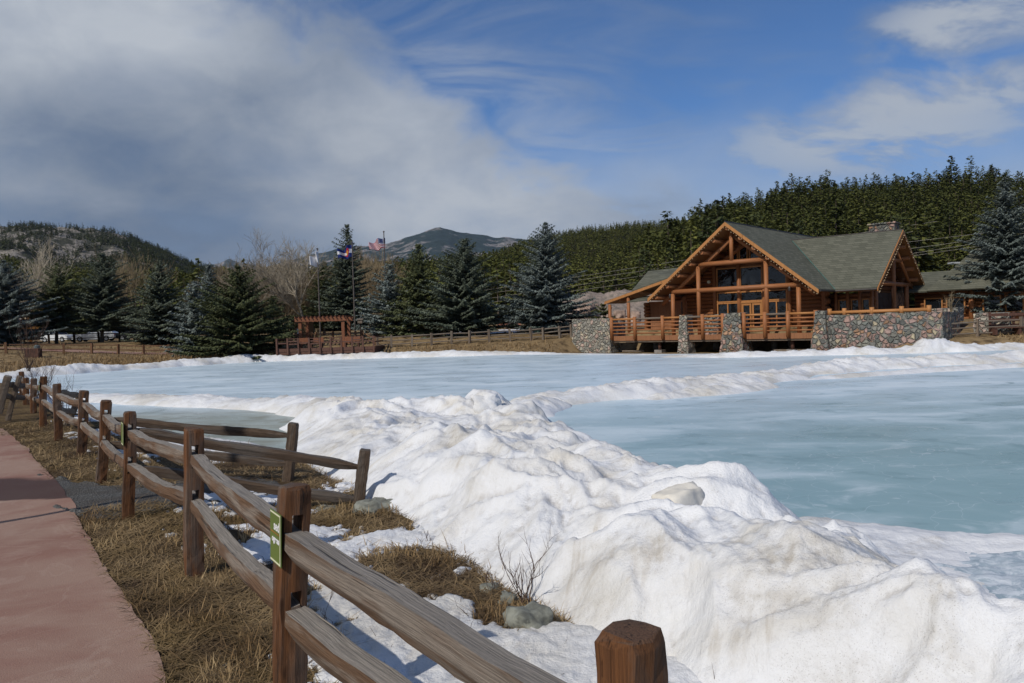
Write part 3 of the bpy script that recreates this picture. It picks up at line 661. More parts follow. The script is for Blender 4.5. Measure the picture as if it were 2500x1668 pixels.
def split_rail(name, a, b, hgt, thk, parent, mat, seed=0, sag=.02, taper=.45, nseg=22):
    a = Vector(a); b = Vector(b); ln = (b-a).length; zax = (b-a).normalized()
    xa = Vector((0, 0, 1)); xa = (xa - zax*xa.dot(zax)).normalized(); ya = zax.cross(xa)
    T = Matrix.Identity(4); org = a - (parent.location if parent else Vector((0, 0, 0)))
    for i in range(3): T[i][0] = xa[i]; T[i][1] = ya[i]; T[i][2] = zax[i]; T[i][3] = org[i]
    R2 = random.Random(seed); prof = [(.5, -.46), (.52, .44), (.1, .56), (-.46, .34), (-.52, -.26), (-.1, -.56)]
    prof = [(p*(1+R2.uniform(-.12, .12)), q*(1+R2.uniform(-.12, .12))) for p, q in prof]
    vs = []; fs = []; ph = R2.uniform(0, 6); n = len(prof)
    for i in range(nseg+1):
        t = i/nseg; e = min(t, 1-t)/.10; k = taper+(1-taper)*min(1, e)**.7
        bow = -sag*4*t*(1-t) + .006*math.sin(t*9+ph); side = .008*math.sin(t*6+ph*2)
        hv = 1+.06*math.sin(t*11+ph)+.035*math.sin(t*31+ph*3)
        for (p, q) in prof:
            vs.append((p*hgt*k*hv+bow+R2.uniform(-.003, .003), q*thk*min(1, k*1.1)+side+R2.uniform(-.003, .003), t*ln))
    for i in range(nseg):
        for k in range(n): fs.append((i*n+k, i*n+(k+1) % n, (i+1)*n+(k+1) % n, (i+1)*n+k))
    fs.append(tuple(range(n-1, -1, -1))); fs.append(tuple(nseg*n+k for k in range(n)))
    m2 = MB(); m2.add(vs, fs); o = m2.build(name, mat); o.parent = parent; o.matrix_local = T
    return o
POSTS = [  # x, y, z of base, z of top, width, tilt of the top (x, y)
    (.268, 1.86, .36, 1.362, .132, (0, 0)), (-1.02, 3.37, .36, 1.44, .125, (.055, 0)), (-2.395, 5.74, .32, 1.42, .135, (.03, 0)), (-3.93, 7.87, .25, 1.354, .115, (.06, 0)),
    (-5.38, 10.1, .2, 1.30, .13, (.12, 0)), (-7.18, 12.9, .13, 1.25, .15, (.10, 0)), (-8.95, 15.3, .13, 1.24, .15, (.02, 0)), (-10.75, 17.8, .1, 1.28, .15, (.06, 0)), (-13.1, 21.3, .08, 1.07, .16, (.04, 0)), (-15.1, 24.2, -.02, .96, .17, (.02, 0)), (-17.6, 28, .0, 1.0, .17, (0, 0))]
fence = empty('split_rail_fence', (POSTS[1][0], POSTS[1][1], POSTS[1][2]), label='long weathered split rail fence following the pink path', cat='fence')
tops = []
for i, (x, y, z0, z1, wd, tl) in enumerate(POSTS):
    j0 = max(i-1, 0); j1 = min(i+1, len(POSTS)-1)
    dx = POSTS[j1][0]-POSTS[j0][0]; dy = POSTS[j1][1]-POSTS[j0][1]; yaw = math.atan2(dy, dx) - math.pi/2   # local y along the fence
    h = z1-z0
    hewn_post('post', (x, y, z0), (x+tl[0], y+tl[1], z1), wd, wd*1.02, yaw, fence, M['post'], (h-.20, h-.53) if i < 6 else (), seed=i+1)
    tops.append((x, y, z0, z1, tl))
def onpost(i, dz):
    x, y, z0, z1, tl = tops[i]; f_ = (z1-dz-z0)/(z1-z0); return Vector((x+tl[0]*f_, y+tl[1]*f_, z1-dz))
for i in range(len(POSTS)-1):
    for k, dz in enumerate((.215, .545)):
        if i == 0: hg, tk = (.125, .115) if k == 0 else (.115, .10)
        else: hg, tk = .115, .085
        a = onpost(i, dz+(.075 if i == 0 else 0)); b = onpost(i+1, dz); d = (b-a).normalized()
        a2 = a - d*.06; b2 = b + d*.08 - Vector((0, 0, .012))
        split_rail('rail', a2, b2, hg, tk, fence, M['rail'], seed=i*7+k*3+2, sag=.035 if i != 2 else .03)
def side_fence(px_top, px_base, Yb, start_i, rails, label, rmat='raildark'):
    """one-bay fence from a post of the long fence to an end post"""
    b = at(*px_base, Y=Yb); t_ = at(*px_top, Y=Yb)
    f2 = empty('split_rail_fence', tuple(b), label=label, cat='fence')
    dx, dy = tops[start_i][0]-b[0], tops[start_i][1]-b[1]
    hewn_post('post', tuple(b), tuple(t_), .115, .12, math.atan2(dy, dx)-math.pi/2, f2, M['raildark'], (), seed=40+start_i)
    for k, (pxa, Ya, pxb) in enumerate(rails):
        a = at(*pxa, Y=Ya); e = at(*pxb, Y=Yb-.03)
        split_rail('rail', tuple(a), tuple(e), .105, .08, f2, M[rmat], seed=60+start_i*5+k, sag=.01)
    return f2
side_fence((716, 1033), (702, 1186), 9.8, 4, [((268, 1025), 10.0, (706, 1064)), ((262, 1085), 10.0, (700, 1132))], 'short rail fence on the far side of the gravel lane, ending at a grey-brown post')
side_fence((893, 1098), (873, 1252), 8.2, 3, [((330, 1052), 7.9, (874, 1139)), ((322, 1142), 7.9, (866, 1220))], 'short rail fence on the near side of the gravel lane, its dark end post leaning')
# leaning end posts of another lane further along
f3 = empty('split_rail_fence', tuple(at(190, 1010, Y=17.2)), label='short grey rail fence with one leaning post above the milky ice, beyond the long fence', cat='fence')
hewn_post('post', tuple(at(174, 1012, Y=17.2)), tuple(at(197, 963, Y=17.2)), .13, .13, .5, f3, M['farrail'], (), 77)
for k, (ya, yb) in enumerate(((958, 966), (1000, 1006))): split_rail('rail', tuple(at(145, ya, Y=15.6)), tuple(at(192-10*k, yb, Y=17.2)), .11, .08, f3, M['farrail'], 80+k, .01)
f4 = empty('split_rail_fence', tuple(at(14, 982, Y=19)), label='leaning old fence posts with two rails at the far left edge, where the fence turns', cat='fence')
hewn_post('post', tuple(at(2, 984, Y=19)), tuple(at(20, 918, Y=19)), .17, .16, .4, f4, M['farrail'], (), 91)
hewn_post('post', tuple(at(25, 1003, Y=19.5)), tuple(at(47, 918, Y=19.5)), .12, .14, .4, f4, M['farrail'], (), 92)
for k, (ya, yb) in enumerate(((938, 943), (966, 972))): split_rail('rail', tuple(at(10, ya, Y=19)), tuple(at(60, yb, Y=20.5)), .13, .09, f4, M['farrail'], 95+k, .01)

# green notices folded round the posts
def sign(i, label, full=True):
    x, y, z0, z1, tl = tops[i]; wd = POSTS[i][4]
    dx = POSTS[i+1][0]-POSTS[i-1][0]; dy = POSTS[i+1][1]-POSTS[i-1][1]; yaw = math.atan2(dy, dx) - math.pi/2
    # plate on the face that looks back along the fence/towards the path
    n_path = Vector((-math.cos(yaw), -math.sin(yaw), 0)); along = Vector((math.sin(yaw), -math.cos(yaw), 0))   # along: towards the camera end
    cz = z1-.215; f_ = (cz-z0)/(z1-z0); c = Vector((x+tl[0]*f_, y+tl[1]*f_, cz)) + n_path*(wd/2+.010)
    T = Matrix.Identity(4); up = Vector((tl[0], tl[1], z1-z0)).normalized(); nz = n_path; xa = up.cross(nz).normalized()   # x to the right seen from the path side
    for r_ in range(3): T[r_][0] = xa[r_]; T[r_][1] = up[r_]; T[r_][2] = nz[r_]; T[r_][3] = 0
    root = empty('notice_sign', tuple(c), label=label, cat='sign')
    W = wd*.5+.010; H = .112; m2 = MB()
    m2.box(-W, W, -H, H, -.002, .002); pl_ = m2.build('sign_plate', M['signgreen'], root); pl_.matrix_local = T
    fr = MB(); b_ = .006; i_ = .005
    fr.box(-W+i_, W-i_, H-i_-b_, H-i_, .002, .0035); fr.box(-W+i_, W-i_, -H+i_, -H+i_+b_, .002, .0035); fr.box(W-i_-b_, W-i_, -H+i_+b_, H-i_-b_, .002, .0035)
    o = fr.build('sign_border', M['signcream'], root); o.matrix_local = T
    if full:
        for txt, sz, yy in (('sed', .056, .033), ('ogress', .038, -.020)):
            cu = bpy.data.curves.new('lettering', 'FONT'); cu.body = txt; cu.size = sz; cu.align_x = 'RIGHT'; cu.extrude = .0006; cu.offset = .0014
            to = bpy.data.objects.new('lettering', cu); col.objects.link(to); bpy.context.view_layer.update()
            me = bpy.data.meshes.new_from_object(to.evaluated_get(bpy.context.evaluated_depsgraph_get())); bpy.data.objects.remove(to)
            me.materials.clear(); me.materials.append(M['fwhite']); lo = bpy.data.objects.new('lettering', me); link(lo, root)
            lo.matrix_local = T @ Matrix.Translation((W-.018, yy, .0032))
        ln = MB(); ln.box(-W+.008, W-.022, .019, .0215, .002, .003); o = ln.build('underline', M['signorange'], root); o.matrix_local = T
    return root
sign(1, 'green notice with cut-off words sed and ogress on the post in front')
sign(3, 'green notice seen edge-on, high on the fence post beside the gravel lane', False)
sign(7, 'small green notice on a distant post of the long fence at left', False)

# post behind the left edge of the view whose shadow crosses the path
lp = empty('lamp_post', (-7.25, 5.2, gz(-7.25, 5.2)), label='slim dark lamp post standing on the far side of the path', cat='lamp post')
mb = MB(); mb.tube([(0, 0, -.2), (0, 0, 5.6)], [.06, .05], 10); mb.build('pole', M['flagpole'], lp)
mb = MB(); mb.tube([(0, 0, 5.6), (0, 0, 5.7), (0, 0, 5.85), (0, 0, 5.9)], [.05, .12, .14, .03], 12); mb.build('lamp_head', M['flagpole'], lp)

# ------------------------------------------------------------------ dead grass
def blades(name, X, Y, Z, Ln, Wd, lean, mat, seed=0, curl=.5, **kw):
    r = np.random.RandomState(seed); n = len(X); a = r.rand(n)*2*np.pi; el = lean
    dx = np.cos(a)*np.cos(el); dy = np.sin(a)*np.cos(el); dz = np.sin(el)
    px, py = -np.sin(a), np.cos(a)
    k = r.rand(n)*curl
    base = np.stack([X, Y, Z], 1); d = np.stack([dx, dy, dz], 1)*Ln[:, None]; pr = np.stack([px, py, 0*px], 1)*Wd[:, None]/2
    mid = base + d*.55; bend = np.stack([px*k*Ln*.3, py*k*Ln*.3, -k*Ln*.45*np.sin(el)], 1); tip = base + d + bend
    V = np.stack([base-pr, base+pr, mid+pr*.8+bend*.25, mid-pr*.8+bend*.25, tip+pr*.2, tip-pr*.2], 1).reshape(-1, 3)
    i = np.arange(n)[:, None]*6
    F = np.concatenate([i+np.array([[0, 1, 2, 3]]), i+np.array([[3, 2, 4, 5]])], 0)
    tint = np.repeat(np.clip(r.rand(n)*.7+.75*fbm(X*1.3, Y*1.3, 3, 17)+.12, 0, 1), 6)
    return setp(npmesh(name, V, F, mat, colr=tint), **kw)
def in_path(x, y):
    ex = np.interp(y, pth[::-1, 1], pth[::-1, 0]); return x < ex-.03+.05*perlin(np.asarray(y)*6, np.asarray(y)*0+2, 66)
def scatter(n, seed, cond):
    r = np.random.RandomState(seed); a = np.radians(r.uniform(-48, 22, n)); d = np.exp(r.uniform(math.log(1.5), math.log(22), n)); x = d*np.sin(a); y = d*np.cos(a)
    k = cond(x, y) & ~in_path(x, y) & (lake_sd(x, y) > -.25); return x[k], y[k], r
lane_c = np.array([((a[0]+b[0])/2, (a[1]+b[1])/2) for a, b in zip(gl, gr)])
def not_lane(x, y):
    yc = np.interp(x, lane_c[:, 0], lane_c[:, 1]); return ~((np.abs(y-yc) < .62) & (x > lane_c[0, 0]-.2) & (x < lane_c[-1, 0]))
bf = lambda x, y: fb(x, y) < ground(x, y)+.03
r0 = np.random.RandomState(1)
x, y, r = scatter(330000, 11, lambda x, y: (snow_field(x, y) < .08+.15*(np.random.RandomState(2).rand(len(x))**6)) & not_lane(x, y)); k = bf(x, y); x, y = x[k], y[k]
Z = ground(x, y)+.004; s_ = .5+.05*y
blades('dry_grass', x, y, Z+r0.rand(len(x))*.02, (.05+.11*r0.rand(len(x)))*s_*1.2, (.0028+.0022*r0.rand(len(x)))*(1+.12*y), np.radians(r0.uniform(0, 20, len(x))), M['straw_dark'], 12,
       kind='stuff', label='flattened brown mulch and dead grass between the path and the snow', cat='dry grass')
tuft = lambda x, y: fbm(x*1.6, y*1.6, 3, 91) + .35*np.exp(-((np.abs(snow_field(x, y)+.15))/.3)**2)
x, y, r = scatter(230000, 21, lambda x, y: (snow_field(x, y) < .05) & not_lane(x, y) & (tuft(x, y) > .34)); k = bf(x, y); x, y = x[k], y[k]
blades('dry_grass', x, y, ground(x, y), .035+.12*r0.rand(len(x))**2.2*(1+.02*y), (.0026+.002*r0.rand(len(x)))*(1+.12*y), np.radians(r0.uniform(20, 82, len(x))), M['straw'], 22, .9,
       kind='stuff', label='tufts of straw-coloured dry grass around the fence posts', cat='dry grass')
x, y, r = scatter(9000, 41, lambda x, y: (snow_field(x, y) < .1) & not_lane(x, y)); k = bf(x, y); x, y = x[k], y[k]
blades('dry_grass', x, y, ground(x, y)+.03, .12+.22*r0.rand(len(x)), .003+.002*r0.rand(len(x)), np.radians(r0.uniform(2, 25, len(x))), M['straw'], 43, .9, kind='stuff', label='long pale straw stalks lying over the mulch', cat='dry grass')
# sparse stems poking through the snow
x, y, r = scatter(5000, 31, lambda x, y: snow_field(x, y) > .0); k = bf(x, y); x, y = x[k], y[k]
k = fbm(x*3, y*3, 2, 95) > .25; x, y = x[k], y[k]
blades('dry_grass', x, y, ground(x, y), .06+.13*r0.rand(len(x)), .003+.002*r0.rand(len(x)), np.radians(r0.uniform(30, 85, len(x))), M['twig'], 32, .9, kind='stuff', label='thin dark stems poking through the patchy snow', cat='stems')
# far shore grass
r = np.random.RandomState(5); n = 170000
x = r.uniform(-62, 34, n); y = r.uniform(42, 82, n); d = lake_sd(x, y)
dens = np.where(x < -20, np.exp(-np.clip(d, 0, 99)/9)+.10, np.exp(-np.clip(d-.3, 0, 99)/1.6)+.03)
k = (d > -.3) & (r.rand(n) < dens) & ~((x > 4) & (x < 28) & (d < 14) & (y < 64)); x, y = x[k], y[k]
u_ = fbm(x*.5, y*.5, 3, 97); k = u_ > -.35; x, y = x[k], y[k]
blades('shore_grass', x, y, ground(x, y)-.02, .16+.3*r.rand(len(x)), .03+.035*r.rand(len(x)), np.radians(r.uniform(25, 85, len(x))), M['straw'], 42, .8, kind='stuff', label='tan dry grass covering the far shore banks', cat='dry grass')

# ------------------------------------------------------------------ rocks and twigs by the fence
stone_s = mat_stone('grey_boulder', 1.1, [(.19, .20, .175), (.22, .225, .20), (.17, .18, .155)], (.16, .165, .15)); rockg = mat_simple('lichen_rock', (.20, .205, .175), .9, .2, .4, 9., 0, .8)
def rock(px, py, z, size, seed, label):
    p = at(px, py, z=z); o = lump('rock', tuple(p), size, rockg, seed, 3, .55, label=label, cat='rock'); return o
rock(1290, 1522, .36, (.26, .20, .17), 3, 'grey layered rock at the foot of the snow bank, beside the twiggy shrub')
rock(918, 1247, .26, (.40, .28, .20), 6, 'greenish grey rock beside the dark end post of the short fence')
rock(1195, 1442, .33, (.12, .09, .08), 8, 'small lichen-spotted stone in the brown grass left of the layered rock')
rock(1240, 1472, .33, (.15, .1, .1), 11, 'second small stone, just behind the layered rock')
rock(800, 1246, .25, (.22, .15, .08), 14, 'flat grey stone in the grass left of the dark end post')
rock(550, 1630, .35, (.035, .03, .03), 17, 'small pale pebble on the brown mulch near the bottom edge')
def shrub(name, base, n, h, spread, rad, mat, seed, label, cat='shrub', parts=3):
    R2 = random.Random(seed); root = empty(name, tuple(base), label=label, cat=cat); mb2 = MB()
    def br(p, d, ln, r_, dep):
        pts = [p]; q = p.copy(); dd = d.copy()
        for s_ in range(4):
            dd = (dd + Vector((R2.uniform(-.22, .22), R2.uniform(-.22, .22), R2.uniform(-.05, .2)))).normalized(); q = q + dd*ln/4; pts.append(q.copy())
        mb2.tube(pts, [r_*(1-.17*i) for i in range(5)], 4, False)
        if dep > 0:
            for c_ in range(R2.randint(2, parts)):
                s_ = R2.randint(1, 4); nd = (dd + Vector((R2.uniform(-.9, .9), R2.uniform(-.9, .9), R2.uniform(-.1, .6)))).normalized(); br(pts[s_], nd, ln*R2.uniform(.45, .7), r_*.55, dep-1)
    for i in range(n):
        a = R2.uniform(0, 6.28); br(Vector((R2.uniform(-.05, .05), R2.uniform(-.05, .05), -.02)), Vector((math.cos(a)*spread, math.sin(a)*spread, 1)).normalized(), h*R2.uniform(.6, 1), rad, 2)
    mb2.build('twigs', mat, root); return root
shrub('twiggy_shrub', at(1283, 1462, z=.36), 7, .30, .7, .0045, M['twig'], 3, 'leafless twiggy shrub standing against the snow bank above the layered rock')
shrub('twiggy_shrub', at(1205, 1440, z=.35), 5, .17, .7, .003, M['twig'], 5, 'small bare shrub in the brown grass left of the twiggy one')
shrub('twiggy_shrub', at(1385, 1605, z=.33), 4, .10, 1.2, .003, M['twig'], 7, 'low dark twigs on the snow just left of the nearest post')
shrub('twiggy_shrub', at(1045, 1330, z=.30), 4, .12, .5, .003, M['twig'], 9, 'tiny dark seedling on the patchy snow, near the foot of the bank')
shrub('dry_weed', at(800, 1530, z=.33), 2, .20, .3, .0025, M['twig'], 12, 'dry weed stalk in the snow between the two nearest posts')
shrub('bare_bush', at(95, 985, z=.15), 16, 1.1, .55, .010, M['twig'], 21, 'dark bare bush growing behind the far posts of the long fence')
shrub('bare_bush', at(70, 905, Y=34), 14, 1.9, .4, .012, M['twig'], 22, 'thin reddish bare bush rising at the lake corner, far left')
shrub('bare_bush', at(155, 1015, Y=17.5), 10, .9, .6, .008, M['twig'], 24, 'sparse bare bush next to the leaning post over the ice')

# ------------------------------------------------------------------ trees
def conifer(label, px, base_y, top_y, Y, rad_px, mat, seed, name='spruce_tree', levels=None, bare=.06, dens=1., narrow=1., group=None, lean=0, droop=.28, sparse_top=0.):
    r = np.random.RandomState(seed); R2 = random.Random(seed)
    b = at(px, base_y, Y=Y); x, y = b[0], b[1]; g = gz(x, y); t_ = at(px, top_y, Y=Y)
    H = t_[2]-g; R0 = rad_px*Y/FPX*narrow
    root = empty(name, (x, y, g), label=label, cat='tree', group=group)
    lx = t_[0]-x
    mb2 = MB(); mb2.tube([(0, 0, -.2), (lx*.5, 0, H*.5), (lx, 0, H*.97)], [.022*H, .013*H, .012], 7); mb2.build('trunk', M['bark'], root)
    a1 = R2.uniform(0, 6.28); a2_ = R2.uniform(0, 6.28); ph_ = R2.uniform(0, 6.28)
    lv = levels or int(H*3.7); V = []; W_ = []; tint = []
    for i in range(lv):
        tt = (i+R2.random()*.7)/lv; z0 = H*(bare + (1-bare)*tt*.985)
        u = 1-tt
        env = R0*1.27*(min(1., u*1.16)**.80)*(1-.25*max(0, .12-tt)/.12)
        nb = max(4, int(5+7*u))
        if sparse_top and tt > sparse_top: nb = max(3, nb-3)
        a0 = R2.random()*6.28
        for k in range(nb):
            if R2.random() > dens: continue
            a = a0+6.283*k/nb+R2.uniform(-.25, .25); ln = env*R2.choice((.6, .8, .95, 1.1, 1.25))*R2.uniform(.9, 1.1)*(1+.13*math.cos(a-a1)+.16*math.sin(tt*13+ph_)*math.cos(a-a2_)+.10*math.sin(tt*27+ph_*2+a*2))+.06
            dirx, diry = math.cos(a), math.sin(a)
            ns = max(3, int(ln/.15)); up0 = .40*(1-u)+.06 
            ttint = R2.random()*.35
            for s_ in range(ns+1):
                f_ = s_/ns
                if f_ < .10 and ln > .8: continue
                rr = ln*f_; zz = z0 + ln*(up0*f_*1.4 - droop*2.2*u*f_*(1-f_*.55))
                w_ = (.15+.32*ln*(1-f_)*.9)*(.6 if f_ > .85 else 1); w_ = min(w_, .7)
                nq = 5+int(w_/.042)
                for q in range(nq):
                    side = R2.uniform(-1, 1); ca = a + side*1.0; off = side*w_*.75
                    cxp = dirx*rr - diry*off + lx*tt; cyp = diry*rr + dirx*off; czp = zz - abs(off)*.25 + R2.uniform(-.07, .05)
                    l2 = R2.uniform(.20, .40)*(.70+.35*u); w2 = l2*R2.uniform(.30, .48)
                    dz = R2.uniform(-.75, .12)
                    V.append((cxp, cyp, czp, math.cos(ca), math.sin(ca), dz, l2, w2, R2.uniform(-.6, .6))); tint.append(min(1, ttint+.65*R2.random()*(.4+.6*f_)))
    V = np.array(V); tint = np.array(tint)
    c = V[:, :3]; d = V[:, 3:6]; d = d/np.linalg.norm(d, axis=1)[:, None]; pr = np.cross(d, [0, 0, 1.]); pr /= np.linalg.norm(pr, axis=1)[:, None]; nz = np.cross(pr, d)
    tw = V[:, 8:9]; pr = pr*np.cos(tw)+nz*np.sin(tw)
    l2 = V[:, 6:7]; w2 = V[:, 7:8]
    P0 = c-d*l2*.45; P1 = c+pr*w2*.5; P2 = c+d*l2*.6; P3 = c-pr*w2*.5
    VV = np.stack([P0, P1, P2, P3], 1).reshape(-1, 3); F = np.arange(len(VV)).reshape(-1, 4)
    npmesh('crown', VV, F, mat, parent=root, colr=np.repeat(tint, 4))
    return root
TREES = [
    ('blue-grey spruce cut off by the left edge of the picture', 8, 850, 634, 82, 84, 'blue', 1, dict(bare=.10)),
    ('thin-branched green spruce with its trunk showing in front of the parked cars', 138, 842, 640, 87, 62, 'green', 2, dict(bare=.17, dens=.62, droop=.12)),
    ('full dark green spruce directly left of the dark vehicle', 249, 836, 616, 88, 68, 'bluegreen', 3, dict(droop=.16, bare=.16)),
    ('wide spruce with drooping grey-green layers, right of the parked cars', 388, 834, 634, 85, 62, 'bluegreen', 4, dict(bare=.05)),
    ('small pointed blue spruce behind the group at the left shore', 510, 845, 641, 72, 44, 'blue', 5, {}),
    ('pale blue spruce at the shore, left of the largest green one', 474, 868, 682, 62, 50, 'blue', 6, dict(bare=.01)),
    ('largest broad green spruce at the shore, left of the wooden platform', 580, 872, 648, 60.8, 104, 'green', 7, dict(bare=.0, droop=.2)),
    ('tallest narrow spruce with a bare spindly top, behind the pergola', 847, 826, 542, 74, 52, 'bluegreen', 8, dict(sparse_top=.62, bare=.12)),
    ('soft green conifer right behind the white flag pole', 792, 828, 636, 80, 36, 'green', 9, dict(bare=.15)),
    ('blue spruce just right of the middle flag pole', 952, 826, 641, 70, 56, 'blue', 10, dict(bare=.03)),
    ('olive green spruce in the middle of the far shore, below the mountain', 1022, 828, 592, 69, 60, 'green', 11, dict(bare=.03)),
    ('big blue-grey spruce with spreading branches, right of the olive one', 1135, 828, 578, 67, 90, 'bluegreen', 12, dict(droop=.2, bare=.04)),
    ('tall full blue spruce standing alone left of the stone terrace wall', 1332, 824, 541, 66, 84, 'blue', 13, dict(bare=.07)),
    ('tall dark blue spruce at the right edge, beside the lodge', 2454, 812, 430, 57.5, 86, 'blue', 14, dict(bare=.05, droop=.2)),
    ('small dark green spruce low behind the pergola, left side', 715, 830, 770, 74, 30, 'green', 15, dict(bare=.02)),
    ('young conifer low between the shore spruces and the wooden platform', 668, 838, 720, 68, 34, 'green', 16, dict(bare=.02)),
    ('small bushy pine in front of the pink rocks left of the lodge', 1473, 800, 742, 74, 30, 'pine', 17, dict(bare=.02)),
    ('small dark spruce standing beyond the parked cars', 200, 838, 690, 108, 34, 'green', 18, dict()),
]
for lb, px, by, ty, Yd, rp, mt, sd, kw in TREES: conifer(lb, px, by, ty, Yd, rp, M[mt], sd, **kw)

def bare_tree(label, px, base_y, top_y, Y, spread_px, mat, seed, depth=6, thick=.022, name='bare_tree', multi=1, group=None, upright=.5, prm=None):
    R2 = random.Random(seed); b = at(px, base_y, Y=Y); g = gz(b[0], b[1]); H = at(px, top_y, Y=Y)[2]-g; Rw = spread_px*Y/FPX
    root = empty(name, (b[0], b[1], g), label=label, cat='tree', group=group)
    tr = MB(); cr = MB()
    def br(p, d, ln, r_, dep, tgt):
        pts = [p]; q = p.copy(); dd = d.copy(); ns = 4
        for s_ in range(ns):
            dd = (dd + Vector((R2.uniform(-.16, .16), R2.uniform(-.16, .16), R2.uniform(0, .09)*upright))).normalized(); q = q+dd*ln/ns; pts.append(q.copy())
        tgt.tube(pts, [max(.010, r_*(1-.42*i/ns)) for i in range(ns+1)], 5 if dep > 3 else 3, False)
        if dep <= 0 or ln < .25: return
        nch = R2.randint(3, 4) if dep > 2 else R2.randint(2, 4)
        for c_ in range(nch):
            s_ = R2.choice((2, 3, 4, 4)) if dep == depth else R2.choice((1, 2, 3, 4))
            sp = R2.uniform(.35, .85); a = R2.uniform(0, 6.28)
            e1 = dd.cross(Vector((0, 0, 1))); e1 = e1.normalized() if e1.length > .05 else Vector((1, 0, 0)); e2 = dd.cross(e1)
            nd = (dd + (e1*math.cos(a)+e2*math.sin(a))*sp*(Rw/H*3.4)).normalized(); nd.z = max(nd.z, -.1); nd.normalize()
            br(pts[s_], nd, ln*R2.uniform(.62, .85), r_*.55, dep-1, cr)
    for k in range(multi):
        a = R2.uniform(0, 6.28); o_ = .25 if multi > 1 else 0
        br(Vector((math.cos(a)*o_, math.sin(a)*o_, -.1)), Vector((math.cos(a)*o_*.8, math.sin(a)*o_*.8, 1)).normalized(), H*.40*R2.uniform(.9, 1.05), thick*H, depth, tr)
    tr.build('trunk', mat, root); cr.build('crown', mat, root); return root
bare_tree('large bare cottonwood with a fan of branches behind the white flag', 745, 826, 545, 78, 85, M['greybark'], 31, depth=6, thick=.016, multi=1, upright=1.)
bare_tree('leafless tree with upright twigs over the green spruce at the shore', 585, 830, 612, 84, 66, M['greybark'], 32, depth=6, thick=.013, multi=2, upright=1.)
bare_tree('white-barked bare tree left of the thin-branched spruce', 78, 836, 640, 92, 40, M['palebark'], 33, depth=6, thick=.014, multi=2, upright=1.)
bare_tree('tan bare tree between the two spruces right of the white car', 335, 836, 636, 98, 40, M['tanbark'], 34, depth=5, thick=.012, multi=4, upright=1.2)
R3 = random.Random(77)
protos = []
for k in range(4):
    o = bare_tree('tan leafless sapling in the thicket behind the shore trees', 640+k*18, 830, 668, 100, 26, M['tanbark'], 50+k, depth=5, thick=.010, multi=3, group='leafless saplings in the thicket', upright=1.3, name='bare_sapling')
    protos.append(o)
def copy_tree(o, loc, rz, s, label=None):
    c = o.copy(); col.objects.link(c); c.location = loc; c.rotation_euler = (0, 0, rz); c.scale = (s, s, s)
    if label: c['label'] = label
    for ch in o.children:
        d = ch.copy(); col.objects.link(d); d.parent = c
    return c
for k in range(24):
    px = R3.choice([R3.uniform(610, 800), R3.uniform(610, 800), R3.uniform(420, 600), R3.uniform(880, 960), R3.uniform(860, 960)]); Yd = R3.uniform(92, 125)
    p = at(px, 800, Y=Yd); copy_tree(R3.choice(protos), (p[0], p[1], gz(p[0], p[1])), R3.uniform(0, 6), R3.uniform(.75, 1.15)*Yd/100)
shrub('orange_shrub', (at(75, 838, Y=90)[0], 90, gz(at(75, 838, Y=90)[0], 90)), 22, 3.4, .4, .03, M['orangebush'], 61, 'orange-twigged willow bush at the foot of the white-barked tree')

# ------------------------------------------------------------------ hills
def hill(name, pts, toe_Y, toe_z, mat, nx=160, ny=60, nz_amp=.04, seed=0, back=1.25, power=1.15, fy=None, nsc=None):
    """pts: (px, py, ridge distance) of the bare ground skyline; the slope runs from the toe up to it"""
    P = np.array([[*at(a, b, Y=c)] for a, b, c in pts]); P = np.stack([np.interp(np.linspace(0, len(P)-1, nx), np.arange(len(P)), P[:, i]) for i in range(3)], 1)
    P = smooth_line(P, 3)
    t = np.concatenate([np.linspace(0, 1, ny), [1.08, back, back*1.3]])
    dirx = P[:, 0]/P[:, 1]
    ty = toe_Y if np.isscalar(toe_Y) else np.interp(np.linspace(0, 1, nx), np.linspace(0, 1, len(toe_Y)), toe_Y)
    Yg = ty + (P[:, 1]-ty)*t[:, None]; Xg = Yg*dirx
    hgt = (P[:, 2]-toe_z)
    prof = np.where(t <= 1, np.clip(t, 0, 1)**power, np.clip(1-(t-1)*1.6, 0, 1)*1.)[:, None]
    sc = nsc or (P[:, 1].mean()/10)
    nz = nz_amp*hgt.max()*(fbm(Xg/sc, Yg/sc, 5, seed))*np.clip(np.sin(np.clip(t, 0, 1)*np.pi), 0, 1)[:, None]
    nz2 = nz_amp*.25*hgt.max()*fbm(Xg/sc*4, Yg/sc*4, 3, seed+3)*np.clip(t*2, 0, 1)[:, None]
    Zg = toe_z + hgt*prof + nz + nz2
    o = gridmesh(name, Xg, Yg, Zg, mat); o['kind'] = 'structure'
    return Xg[:ny], Yg[:ny], Zg[:ny], Zg
far = hill('mountain', [(640, 655, 7000), (690, 640, 7000), (760, 622, 7000), (860, 600, 7000), (925, 598, 7000), (975, 588, 7000), (1020, 570, 7000), (1048, 561, 7000), (1075, 557, 7000), (1100, 561, 7000), (1130, 569, 7000), (1180, 573, 7000), (1210, 581, 7000), (1232, 577, 7000), (1260, 584, 7000), (1400, 592, 7000), (1600, 640, 7000)], 3200, 20, M['hill_far'], nz_amp=.05, seed=3, nx=260, ny=90)
hill('mountain', [(440, 655, 11000), (500, 648, 11000), (540, 642, 11000), (560, 632, 11000), (590, 643, 11000), (650, 652, 11000), (700, 645, 11000), (780, 660, 11000)], 8000, 20, M['hill_far'], seed=5)
hill('mountain', [(640, 662, 5200), (700, 640, 5200), (740, 638, 5200), (800, 650, 5200), (900, 665, 5200)], 3500, 20, M['hill_far'], seed=6)
